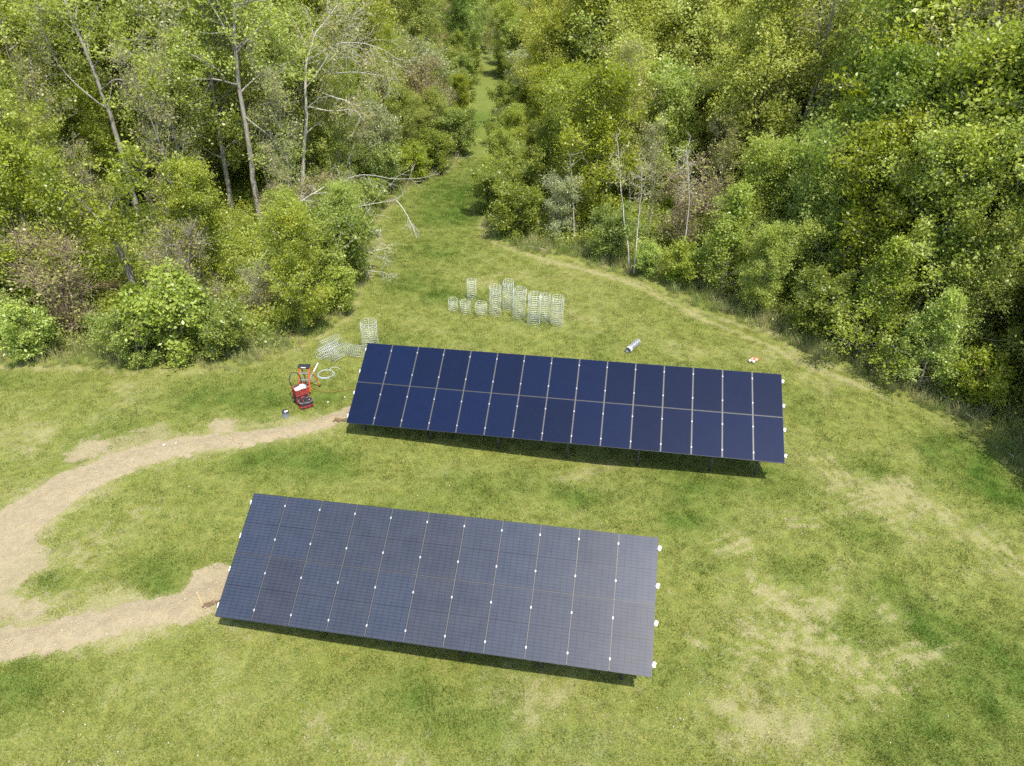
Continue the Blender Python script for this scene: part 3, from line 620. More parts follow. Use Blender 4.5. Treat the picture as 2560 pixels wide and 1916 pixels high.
for k in range(3): K['fresh', k] = std_tree(120 + k, 9, 2.9, .06, 38, 10, 3, 23, BK['pale'], LF['fresh'], .12, .11, .05, 'round', .3, .21, name='leafy_tree')
for k in range(2): K['oak', k] = std_tree(130 + k, 13, 4.1, .16, 36, 10, 3, 19, BK['dark'], LF['oak'], .14, .22, .04, 'round', .45, .24, name='oak_tree', wob=.2)
for k in range(2): K['dark', k] = std_tree(140 + k, 10, 3.0, .04, 38, 10, 3, 25, BK['dark'], LF['dark'], .122, .14, .03, 'round', .25, .21, name='dark_tree')
for k in range(2): K['mid', k] = std_tree(150 + k, 10, 3.1, .08, 38, 10, 3, 23, BK['grey'], LF['mid'], .122, .14, .05, 'round', .3, .22, name='green_tree')
for k in range(2): K['cone', k] = std_tree(160 + k, 7.5, 3.1, .02, 36, 9, 3, 15, BK['grey'], LF['lime'], .125, .09, .03, 'cone', .25, .19, name='young_maple_tree', len2=.5, wob=.2)
for k in range(2): K['olive', k] = std_tree(170 + k, 4.6, 2.3, .04, 30, 8, 3, 16, BK['grey'], LF['olive'], .10, .07, .05, 'bush', .5, .16, stems=4, name='silvery_shrub', splay=.3)
for k in range(3): K['shrub', k] = std_tree(180 + k, 2.7, 1.7, .02, 30, 8, 3, 17, BK['grey'], LF['shrub'], .105, .04, .05, 'bush', .4, .14, stems=5, name='green_shrub', len3=.35, splay=.38)
for k in range(1): K['lime', k] = std_tree(190 + k, 2.0, 1.3, .02, 24, 8, 3, 14, BK['brown'], LF['lime'], .095, .03, .05, 'bush', .4, .12, stems=4, name='lime_shrub', len3=.3, splay=.4)
for k in range(2): K['twiggy', k] = std_tree(200 + k, 3.6, 1.7, .05, 28, 10, 4, 4, BK[('brown', 'grey')[k]], LF['pale'], .08, .030, .05, 'bush', .6, .12, stems=6, name='twiggy_shrub', leafy=.8, len3=.6, splay=.35)
for k in range(1): K['bronze', k] = std_tree(210 + k, 11, 2.8, .15, 30, 10, 4, 8, BK['brown'], LF['bronze'], .12, .11, .05, 'tall', .5, .2, name='bronze_tree', leafy=.9)
for k in range(2): K['thin', k] = std_tree(220 + k, 12, 2.6, .15, 30, 9, 4, 7, BK['pale'], LF['pale'], .12, .09, .06, 'tall', .5, .2, name='sparse_tree', leafy=.8)

for k in range(2): K['bare', k] = std_tree(230 + k, 11, 2.5, .22, 26, 8, 3, 5, BK['pale'], LF['pale'], .105, .085, .10, 'tall', .55, .18, name='bare_tree', leafy=.75, len3=.6, wob=.2)
PLACED = []          # (root object, species, x, y, height)
def put(mesh_pair, name, loc, rz, s, sp, H, label=None, group=None, cat='tree', tip=(0, 0)):
    root = empty(name, loc, rz); root.scale = (s, s, s)
    root.rotation_euler = (tip[0], tip[1], rz)
    a = link_mesh('trunk', mesh_pair[0], root)
    if mesh_pair[1]: link_mesh('crown' if cat == 'tree' else 'foliage', mesh_pair[1], root)
    tagd(root, label, cat, group)
    PLACED.append([root, sp, loc[0], loc[1], H * s, label])
    return root
HH = {'poplar': 15, 'fresh': 9, 'oak': 13, 'dark': 10, 'mid': 10, 'cone': 7.5, 'olive': 4.6, 'shrub': 2.7, 'lime': 2.0, 'twiggy': 3.6, 'bronze': 11, 'thin': 12, 'bare': 11}
NM = {'poplar': 'poplar_tree', 'fresh': 'leafy_tree', 'oak': 'oak_tree', 'dark': 'dark_green_tree', 'mid': 'green_tree', 'cone': 'young_maple_tree', 'olive': 'silvery_shrub', 'shrub': 'green_shrub', 'lime': 'lime_green_shrub', 'twiggy': 'twiggy_shrub', 'bronze': 'bronze_tree', 'thin': 'sparse_tree', 'bare': 'bare_tree'}
NV = {}
for a, b in K: NV[a] = NV.get(a, 0) + 1
rs = random.Random(11)
def plant(sp, x, y, h, label=None, tip=None):
    k = rs.randrange(NV[sp]); s = h / HH[sp]
    t = tip if tip else (rs.gauss(0, .035), rs.gauss(0, .035))
    return put(K[sp, k], NM[sp], (x, y, sample_ground(x, y)), rs.uniform(0, 6.28), s, sp, HH[sp], label, None, 'shrub' if sp in ('olive', 'shrub', 'lime', 'twiggy') else 'tree', t)

# --- trees with a trunk the photograph shows: built limb by limb
def hero(seed, limbs, r, name, label, leaf, bark, size=.13, n2=7, n3=3, nl=7, leafy=.7, len2=.35, **k):
    fixed = [list(limbs[0])]
    for l in limbs[1:]:                    # every limb starts on the wood it grows from
        p0 = np.array(l[0]); best = None
        for q in fixed:
            a = np.array(q)
            for u, v in zip(a[:-1], a[1:]):
                w_ = v - u; t = np.clip(((p0 - u) @ w_) / (w_ @ w_ + 1e-9), 0, 1); c = u + w_ * t; d_ = np.linalg.norm(p0 - c)
                if best is None or d_ < best[0]: best = (d_, c)
        if best[0] > .05: l = [tuple(best[1])] + (list(l[1:]) if best[0] < .9 or len(l) < 3 else list(l[1:]))
        fixed.append(list(l))
    limbs = fixed
    rad = [(r, r * .25)] + [(r * .30, .009)] * (len(limbs) - 1)
    mp, o = limb_tree(seed, limbs, rad, n2, n3, nl, bark, leaf, size, leafy, len2, name=name, sig=.2 if nl > 10 else .12, **k)
    root = put(mp, name, (o[0], o[1], 0.0), 0, 1.0, 'hero', max(p[2] for l in limbs for p in l), label)
    return root
hero(301, T1, .21, 'poplar_tree', 'tall grey poplar with a thick forked trunk rising above the pale bare-topped tree\'s left side', LF['poplar'], BK['pale'], n2=22, n3=4, nl=17, len2=.6, size=.135, leafy=.9)
hero(302, T2, .16, 'poplar_tree', 'pale whitish nearly bare-topped tree with spreading crooked limbs left of the grass path', LF['pale'], BK['bone'], size=.11, n2=22, n3=4, nl=8, leafy=.8, len2=.5, len3=.7)
hero(303, T3, .19, 'poplar_tree', 'tall grey poplar leaning left with its trunk exposed in the upper left of the wood', LF['poplar'], BK['pale'], n2=18, nl=16, len2=.55, size=.135, n3=4, leafy=.9)
hero(304, T4, .19, 'poplar_tree', 'double-stemmed leaning grey tree standing in brown litter low on the left', LF['fresh'], BK['pale'], n2=14, nl=16, size=.145, leafy=.85)
hero(305, T5, .18, 'poplar_tree', 'grey leaning poplar trunk at the upper left edge of the picture', LF['poplar'], BK['pale'], n2=14, nl=16, len2=.5, size=.135, n3=4, leafy=.9)
hero(306, BARE, .09, 'dead_tree', 'fallen dead tree whose bleached bare limbs arch out over the lawn', LF['pale'], BK['bone'], n2=8, n3=3, nl=1, leafy=.03, len2=.34, len3=.45, droop=-.1)
hero(307, [SAP[0]], .05, 'sapling', 'thin pale-stemmed sapling in front of the right wood, left one of the close pair', LF['pale'], BK['bone'], size=.09, n2=20, n3=3, nl=6, len2=.24, tmin=.1)
hero(308, [SAP[1]], .055, 'sapling', 'thin pale-stemmed sapling in front of the right wood, right one of the close pair', LF['pale'], BK['bone'], size=.09, n2=20, n3=3, nl=6, len2=.24, tmin=.1)
hero(309, [SAP[2]], .045, 'sapling', 'lone thin pale sapling with bare side twigs behind the yellow-green edge shrub', LF['pale'], BK['bone'], size=.09, n2=22, n3=4, nl=3, len2=.28, tmin=.1)
hero(310, [SAP[3]], .05, 'sapling', 'slender pale sapling behind the round bush at the bend of the lawn', LF['pale'], BK['bone'], size=.09, n2=18, n3=3, nl=5, len2=.2, tmin=.1)
hero(311, PALE_R, .17, 'sparse_tree', 'tall sparse many-stemmed tree with pale branches and few young leaves on the right', LF['pale'], BK['pale'], size=.11, n2=26, n3=5, nl=7, leafy=.75, len2=.5, len3=.8)
HERO_XY = [(p[2], p[3]) for p in PLACED]

# --- named trees and shrubs of the edge
named = [
 ('mid', -1.2, 47.6, 0, None), 
]
plant('shrub', .15, 43.4, 2.9, 'round clipped-looking dark green bush at the bend where the lawn meets the path')
plant('fresh', 12.6, 33.2, 4.6, 'small bright green tree leaning out from the right wood behind the far array')
plant('dark', -7.6, 104, 9.5, 'dark green dense tree standing left of the far end of the grass path')
plant('olive', -10.4, 53.5, 5.2, 'silvery grey-green shrub nearest the path behind the bare-topped tree')
plant('olive', -9.6, 72, 7.5, 'tall silvery grey shrub beside the brown tangle left of the path')
plant('twiggy', -8.6, 69, 6.0, 'brown leafless tangle of twigs left of the grass path')
plant('oak', 12.5, 57, 14.2, 'broad yellow-green oak with dark limbs at the top right of centre')
plant('oak', 6.0, 63, 13.6, 'yellow-green oak nearest the path on the right side at the top')
plant('oak', 19.5, 58, 14.4, 'yellow-green oak right of the broad one, dark trunk showing through')
plant('dark', 26.5, 46, 14.0, 'dark green tree rising to the upper right corner area')
plant('dark', 33.0, 48, 14.5, 'dark green tree at the far upper right corner')
plant('mid', 21.5, 38, 11.5, 'tall light green tree in the middle of the right wood')
plant('fresh', 24.5, 33.5, 10.5, 'fresh green tree against the right edge of the picture')
plant('cone', 16.0, 29.0, 5.6, 'small cone-shaped light green maple in front of the right wood')
plant('cone', 17.6, 26.3, 4.6, 'light green maple low at the right edge of the lawn')
plant('lime', 9.2, 36.6, 1.9, 'bright yellow-green shrub at the foot of the thin bare sapling')
plant('lime', 7.6, 38.0, 1.5, 'small yellow-green shrub left of the larger one at the foot of the saplings')
for x_, y_, h_, l_ in ((-12.2, 43.6, 3.4, 'grey-brown tangle at the foot of the pale bare-topped tree, left half'), (-10.6, 45.2, 3.0, 'grey-brown tangle at the foot of the pale bare-topped tree, right half'), (-14.2, 41.2, 3.2, 'brown tangle of twigs in front of the thick grey trunk'), (-11.4, 40.2, 2.8, 'brown tangle of twigs behind the fallen bare limbs'), (-12.6, 32.2, 2.4, 'dry brown brush at the lawn edge below the bright green tree')):
    plant('twiggy', x_, y_, h_, l_)
plant('bronze', 5.8, 74, 12.5, 'pinkish bronze tree at the top just right of the path')
plant('olive', 1.4, 78, 5.6, 'silvery-leaved bush on the right side of the path far back')
plant('twiggy', 9.9, 41.0, 5.0, 'brown twiggy bare shrub among the green behind the saplings')
plant('shrub', -9.9, 33.6, 3.4, 'dense mid-green bush at the lawn edge under the fallen bare limbs')
plant('fresh', -15.8, 34.5, 6.4, 'bright green small tree left of the thick grey trunk')
plant('dark', -17.4, 29.3, 2.6, 'dark green low bush at the lower left lawn edge')
plant('shrub', -15.6, 29.2, 2.4, 'mid-green low bush just right of the dark low bush at the lawn edge')
plant('olive', 3.0, 43.5, 3.6, 'grey-green bush behind the round dark bush')

# --- the rest of the wood, filled in rows behind the edge
def project(x, y, z):
    v = Vector((x, y, z - CAM_H)); d = v.dot(_f)
    return 512 + 715.9 * v.dot(_r) / d, 383 - 715.9 * v.dot(_u) / d, d
for x_, y_, h_ in ((-18.6, 38.6, 10.5), (-20.8, 43.2, 12.5), (-14.0, 43.0, 9.5), (-25.0, 39.0, 11), (-16.8, 48.5, 13), (-12.2, 52.0, 11.5), (-27.5, 46.0, 13.5), (-20.2, 34.6, 7.0), (-12.9, 39.8, 6.0), (21.5, 47.5, 12.5), (8.2, 42.2, 7.0)):
    plant('bare', x_, y_, h_)
pts = [(p[2], p[3]) for p in PLACED]
def choose(x, y, d):
    u = rs.random(); left = x < -3.5
    if y > 105 and -22 < x < 14: return 'thin' if u < .4 else 'poplar' if u < .7 else 'olive' if u < .8 else 'fresh'  # paler kinds far back put the haze into leaf colour
    if d < 2.2:
        if left: return ('shrub' if u < .5 else 'fresh' if u < .68 else 'lime' if u < .78 else 'twiggy' if u < .9 else 'olive')
        return ('shrub' if u < .45 else 'lime' if u < .6 else 'twiggy' if u < .72 else 'olive' if u < .80 else 'fresh')
    if left:
        if y > 60: return 'poplar' if u < .2 else 'fresh' if u < .45 else 'olive' if u < .55 else 'mid' if u < .85 else 'thin'
        if d < 6: return 'fresh' if u < .52 else 'mid' if u < .62 else 'poplar' if u < .80 else 'twiggy' if u < .93 else 'dark'
        return 'poplar' if u < .62 else 'fresh' if u < .74 else 'thin' if u < .88 else 'mid'
    if y > 46 and x < 23 and d > 3.5: return 'oak' if u < .72 else 'mid' if u < .80 else 'fresh' if u < .92 else 'thin'
    if y > 55 and x < 4: return 'olive' if u < .25 else 'mid' if u < .6 else 'fresh' if u < .95 else 'olive'
    if x > 24: return 'dark' if u < .3 else 'fresh' if u < .65 else 'mid' if u < .85 else 'cone'
    if d < 6: return 'fresh' if u < .34 else 'cone' if u < .56 else 'mid' if u < .82 else 'dark' if u < .95 else 'twiggy'
    return 'fresh' if u < .38 else 'mid' if u < .64 else 'dark' if u < .73 else 'cone' if u < .9 else 'thin'
def height(sp, x, y, d):
    base = {'shrub': 2.7, 'lime': 1.8, 'twiggy': 2.8, 'olive': 3.2}.get(sp)
    if base and d < 2.5: return base * rs.uniform(.7, 1.25)
    ramp = 3.6 + 1.25 * min(d, 9)
    if y > 42 and d < 5 and y < 95 and x < 2.5: ramp = min(ramp, (2.9 if y < 50 else 4.2) if x > -4 else 5.5)
    if y > 95: ramp = max(ramp, 8)
    if sp in ('twiggy', 'olive'): return min(ramp, 6) * rs.uniform(.8, 1.1)
    hh = ramp * rs.uniform(.82, 1.18)
    if sp == 'poplar': hh *= 1.25
    if sp == 'cone': hh *= .85
    return min(hh, 17.5)
CLEAR = [(-16.3, 44.3, 2.5), (-16.3, 44.3, 8), (-13.4, 48, 5), (-14.3, 48, 2.5), (-11.5, 48, 8.5), (-22.5, 41, 7.5), (-23, 41, 11), (-18.8, 32.2, 1.2), (-19, 32.2, 3.5), (-29, 44, 9), (6.4, 38.6, 2.), (9.4, 37.6, 2.5), (17.6, 46, 6), (16, 46, 8.5), (-9.5, 38.5, 3), (-7.5, 38, 3), (12.5, 57, 9), (6, 63, 8), (-10.4, 53.5, 3), (-9.6, 72, 4), (-7.6, 104, 6), (12.6, 33.2, 2.5)]
def blocks(x, y, h):
    for hx_, hy_, hz_ in CLEAR:            # keeps the trees the photograph shows clear of the filling-in
        v = Vector((0 - hx_, 0 - hy_)); L_ = v.length; u_ = v / L_; q = Vector((x - hx_, y - hy_)); t = q.dot(u_)
        if t < .8 or t > L_ * .75: continue
        if abs(q.x * u_.y - q.y * u_.x) < 1.4 + .14 * h and h > hz_ + (CAM_H - hz_) * t / L_ - .3: return True
    return False
def try_fill(n, xr, yr, dr, gap, seed, far=False):
    g = np.random.default_rng(seed)
    xs = g.uniform(*xr, n); ys = g.uniform(*yr, n); ds = -edge_dist(xs, ys)
    for x, y, d in zip(xs, ys, ds):
        if not (dr[0] < d < dr[1]): continue
        hx = 15 if d > 5 else 6
        a = project(x, y, 0); b = project(x, y, hx)
        if a[2] < 5 or not ((-60 < a[0] < 1084) or (-60 < b[0] < 1084)): continue
        if a[1] > 1000: continue
        if x > -3 and y < 44 and d < 1.3: continue
        if (x - .15) ** 2 + (y - 43.6) ** 2 < 10.5: continue
        k = gap * (1.35 if y > 75 and not far else 1)
        if any((x - q[0]) ** 2 + (y - q[1]) ** 2 < k * k for q in pts): continue
        pts.append((x, y)); sp = choose(x, y, d); h = height(sp, x, y, d)
        if project(x, y, h)[1] > 766: continue
        while h > 1.2 and blocks(x, y, h): h *= .8
        if h <= 1.2: continue
        if h < 3.2 and sp not in ('shrub', 'lime', 'twiggy', 'olive'): sp = rs.choice(('shrub', 'shrub', 'twiggy', 'lime')); h = min(h, 3.4)
        elif h < 5 and sp in ('poplar', 'thin', 'oak', 'bronze'): sp = 'fresh' if x < 0 else 'mid'
        plant(sp, float(x), float(y), h)
try_fill(2600, (-30, 24), (16, 110), (.35, 2.4), 1.45, 1)
try_fill(3000, (-36, 30), (16, 100), (2.0, 6.0), 2.1, 2)
try_fill(2600, (15, 32), (14, 44), (1.6, 14), 2.0, 8)
try_fill(3200, (-46, 46), (18, 72), (5.0, 28), 2.9, 3)
try_fill(900, (-60, 60), (72, 125), (5.0, 60), 5.2, 4, True)
try_fill(700, (-75, 75), (125, 215), (1.0, 90), 7.5, 5, True)

# the path bends out of sight behind this growth
for x_, y_, sp_, h_ in ((-2.0, 66, 'shrub', 1.8), (-6.6, 99, 'shrub', 3), (-2.2, 104, 'olive', 3.4), (-4.4, 116, 'thin', 6.5), (-6.4, 110, 'olive', 4.6), (-1.6, 112, 'olive', 6), (-4.2, 122, 'poplar', 11), (-6.8, 126, 'mid', 11), (-1.8, 128, 'thin', 11), (-4.5, 138, 'mid', 13), (-4.8, 152, 'thin', 14), (-4, 165, 'mid', 14), (-5, 180, 'poplar', 16)):
    plant(sp_, x_, y_, h_)
# --- leafy ground cover inside the wood
def leaf_clump(name, n, rad, h, size, mat, seed):
    r = np.random.default_rng(seed); P = np.stack([r.normal(0, rad, n), r.normal(0, rad, n), r.uniform(.02, 1, n) * h], -1)
    N_ = r.normal(0, 1, (n, 3)); N_[:, 2] = np.abs(N_[:, 2]) + .8; N_ /= np.linalg.norm(N_, axis=1)[:, None]
    A = np.cross(N_, r.normal(0, 1, (n, 3))); A /= np.linalg.norm(A, axis=1)[:, None]; B = np.cross(N_, A); l = (size * r.uniform(.6, 1.3, n))[:, None]
    co = np.stack([P - A * l * .5, P + B * l * .3, P + A * l * .5, P - B * l * .3], 1).reshape(-1, 3)
    me = bpy.data.meshes.new(name); fast_mesh(me, co, np.arange(n * 4).reshape(-1, 4)); me.materials.append(mat)
    return bpy.data.objects.new(name, me)
srcs = [leaf_clump('low_plant', 130, .26, .5, .085, LF['shrub'], 1), leaf_clump('low_plant', 110, .3, .35, .09, LF['mid'], 2), leaf_clump('low_plant', 90, .22, .7, .08, LF['fresh'], 3)]
n = 36000; px = rng.uniform(-40, 36, n); py = rng.uniform(17, 85, n); sd, di, dr, lu, li = ground_masks(px, py)
keep = in_view(px, py, 2) & (sd < np.where(px > -3, -2.1, -1.5) + .8 * (fbm(px, py, .8, 2, 5) - .5)) & (sd > -16) & (fbm(px, py, .35, 3, 66) > .36)
px, py, sd, di = [q[keep] for q in (px, py, sd, di)]
scatter('undergrowth', np.stack([px, py, ground_z(px, py, di, sd)], -1), srcs, rng.uniform(0, 6.28, len(px)), rng.uniform(.6, 1.9, len(px)), label='low leafy undergrowth between the trunks')
# dead sticks on the leaf litter
T_ = Tree(900)
for k in range(900):
    x = T_.r.uniform(-34, 30); y = T_.r.uniform(18, 62)
    if not (-14 < float(edge_dist(np.array([x]), np.array([y]))[0]) < -.4): continue
    a = T_.r.uniform(0, 6.28); T_.branch(np.array([x, y, .04]), np.array([math.cos(a), math.sin(a), .12]), T_.r.uniform(.5, 2.2), T_.r.uniform(.008, .03), 4, 0, .18, 4)
sm = bpy.data.meshes.new('fallen_sticks'); fast_mesh(sm, np.concatenate(T_.V), np.concatenate(T_.F), True); sm.materials.append(BK['bone'])
tagd(link_mesh('fallen_sticks', sm), 'pale dead sticks scattered on the floor of the wood', kind='stuff')

# --- every tree gets a label of its own: kind, then the place among its like
LOOK = {'poplar': 'yellow-green poplar with pale grey trunk', 'fresh': 'bright leafy green tree', 'oak': 'yellowish young-leaved oak', 'dark': 'dark green dense tree', 'mid': 'mid-green broadleaf tree', 'cone': 'lime-green cone-shaped maple', 'olive': 'silvery grey-green shrub', 'shrub': 'bushy green shrub', 'lime': 'small yellow-green shrub', 'twiggy': 'brown twiggy half-bare shrub', 'bronze': 'bronze-tinted tree', 'thin': 'sparse pale-branched tree', 'bare': 'thin-leaved greyish twiggy tree'}
ORD = ['', 'second ', 'third ', 'fourth ', 'fifth ', 'sixth ', 'seventh ', 'eighth ', 'ninth ', 'tenth ', 'eleventh ', 'twelfth ', 'thirteenth ', 'fourteenth ', 'fifteenth ', 'sixteenth ', 'seventeenth ', 'eighteenth ', 'nineteenth ', 'twentieth ']
zones = {}
for p in PLACED:
    if p[5]: continue
    x, y = p[2], p[3]; d = -float(edge_dist(np.array([x]), np.array([y]))[0])
    side_ = 'left' if x < -3.5 else 'right'
    row = 'along the lawn edge' if d < 2.2 and y < 50 else 'in the front rows' if y < 50 and d < 6 else 'deeper in the wood' if y < 62 else 'far back in the wood' if y < 100 else 'in the farthest wood'
    zones.setdefault((p[1], side_, row), []).append(p)
for (sp, side_, row), ps in zones.items():
    ps.sort(key=lambda p: project(p[2], p[3], 1)[0])
    for i, p in enumerate(ps):
        if len(ps) == 1: lab = f'only {LOOK[sp]} {row}, {side_} side'
        else:
            r_ = len(ps) - 1 - i
            nth = (f'{ORD[i]}leftmost' if i <= r_ else f'{ORD[r_]}rightmost') if min(i, r_) < len(ORD) else 'midmost'
            lab = f'{nth} {LOOK[sp]} {row}, {side_} side'
        p[0]['label'] = lab
    for p in ps: p[0]['group'] = {'olive': 'silvery shrubs', 'shrub': 'green shrubs', 'lime': 'yellow-green shrubs', 'twiggy': 'twiggy shrubs', 'poplar': 'poplars of the wood', 'oak': 'oaks of the wood'}.get(sp, 'trees of the wood')
print('PLACED', len(PLACED))

# ------------------------------------------------------------------ solar arrays
ALU = simple('aluminium', (.62, .63, .64), .32, .85, .5, .08)
GALV = simple('galvanised_steel', (.46, .47, .47), .5, .7, .5, .15); POSTM = simple('shade_dark_steel', (.10, .10, .095), .7, .3, .4, .15)  # post steel darkened in colour for the shade under the panels
FRAME = simple('panel_frame_black', (.035, .037, .042), .35, .4, .5, .1)
FRAME2 = simple('panel_frame_edge_glint', (.30, .31, .33), .35, .6, .5, .1)  # light grey meant to paint the glint on frame edges; not assigned
WHITE = simple('white_plastic', (.86, .86, .84), .45, 0, .5, .04)
def cell_material(name, cell, cell2, line, nx_, ny_, line_w, streak, rough, strong, dusty, ior=1.27, spec=.25, rvar=.05):
    """glass-covered half cells; object x,y in metres measured on the panel"""
    m, nt, out = new_mat(name); N = NT(nt)
    tc = N.n('ShaderNodeTexCoord'); sep = N.n('ShaderNodeSeparateXYZ'); N.l(tc.outputs['UV'], sep.inputs[0])
    def lines(sock, cnt, wd):
        f = N.math('FRACT', N.math('MULTIPLY', sock, float(cnt)))
        a = N.math('LESS_THAN', f, wd); b = N.math('GREATER_THAN', f, 1 - wd)
        return N.math('MAXIMUM', a, b)
    lx = lines(sep.outputs[0], nx_, line_w * .9); ly = lines(sep.outputs[1], ny_, line_w * 1.7)
    mid = N.math('LESS_THAN', N.math('ABSOLUTE', N.math('SUBTRACT', sep.outputs[1], .5)), .0055)
    g = N.math('MAXIMUM', N.math('MAXIMUM', lx, ly), mid)
    oi = N.n('ShaderNodeObjectInfo')
    geo = N.n('ShaderNodeNewGeometry')
    cellid = N.n('ShaderNodeTexWhiteNoise'); mp = N.n('ShaderNodeVectorMath', operation='MULTIPLY'); mp.inputs[1].default_value = (nx_, ny_ / 2, 1)
    fl = N.n('ShaderNodeVectorMath', operation='FLOOR'); N.l(tc.outputs['UV'], mp.inputs[0]); N.l(mp.outputs[0], fl.inputs[0])
    ad = N.n('ShaderNodeVectorMath', operation='ADD'); N.l(fl.outputs[0], ad.inputs[0]); cv = N.n('ShaderNodeCombineXYZ'); N.l(N.math('MULTIPLY', oi.outputs['Random'], 91.), cv.inputs[0]); N.l(cv.outputs[0], ad.inputs[1])
    N.l(ad.outputs[0], cellid.inputs['Vector'])
    t = N.math('ADD', N.math('MULTIPLY', oi.outputs['Random'], .75), N.math('MULTIPLY', cellid.outputs['Value'], .25))
    c = N.mix(t, cell, cell2)
    # busbars and fingers: fine bright streaks along the cell
    sx = N.math('FRACT', N.math('MULTIPLY', sep.outputs[1], float(ny_ * 5))); st = N.math('MULTIPLY', N.math('LESS_THAN', sx, .16), streak)
    c = N.mix(st, c, (.20, .21, .26))
    c = N.mix(N.math('MULTIPLY', g, strong), c, line)
    nz = N.noise(geo.outputs['Position'], 2.2, 4, .6); nf = N.noise(geo.outputs['Position'], 38, 3, .7)
    dust = N.math('MULTIPLY', N.math('ADD', N.rng(nz, .35, .75), N.math('MULTIPLY', N.rng(nf, .62, .8), 1.2)), dusty)
    c = N.mix(dust, c, (.45, .43, .38))
    b = N.bsdf(c, .38, 0, spec)
    b.inputs['Coat Weight'].default_value = 1.0; b.inputs['Coat IOR'].default_value = ior
    N.l(N.rng(nz, .3, .8, rough, rough + rvar), b.inputs['Coat Roughness'])
    N.l(b.outputs[0], out.inputs[0]); return m
CELL_FAR = cell_material('cells_far_array', (.0035, .0075, .024), (.0042, .0105, .037), (.0028, .005, .014), 6, 20, .012, .06, .10, .35, .002, 1.20, .04, .0)
CELL_NEAR = cell_material('cells_near_array', (.023, .026, .036), (.024, .034, .056), (.003, .004, .008), 6, 20, .030, .10, .12, .92, .022)

def panel_meshes(pw_, pl_, th, cellmat, tag_):
    b = MB(); hw, hl = pw_ / 2, pl_ / 2
    g = MB(); g.box((0, 0, th - .004), (pw_ - .022, pl_ - .022, .006))
    go = bpy.data.meshes.new('glass_' + tag_); go.from_pydata([tuple(v) for v in g.v], [], g.f); go.materials.append(cellmat)
    uv = go.uv_layers.new(name='UVMap')
    for lp in go.loops:
        v = go.vertices[lp.vertex_index].co; uv.data[lp.index].uv = ((v.x / (pw_ - .022) + .5), (v.y / (pl_ - .022) + .5))
    fr = .012
    for c, s in (((0, -hl + fr / 2, th / 2), (pw_, fr, th)), ((0, hl - fr / 2, th / 2), (pw_, fr, th)), ((-hw + fr / 2, 0, th / 2), (fr, pl_ - 2 * fr, th)), ((hw - fr / 2, 0, th / 2), (fr, pl_ - 2 * fr, th))):
        b.box(c, s, bev=.0015)
    fm = bpy.data.meshes.new('frame_' + tag_); fm.from_pydata([tuple(v) for v in b.v], [], b.f); fm.materials.append(FRAME)
    return go, fm

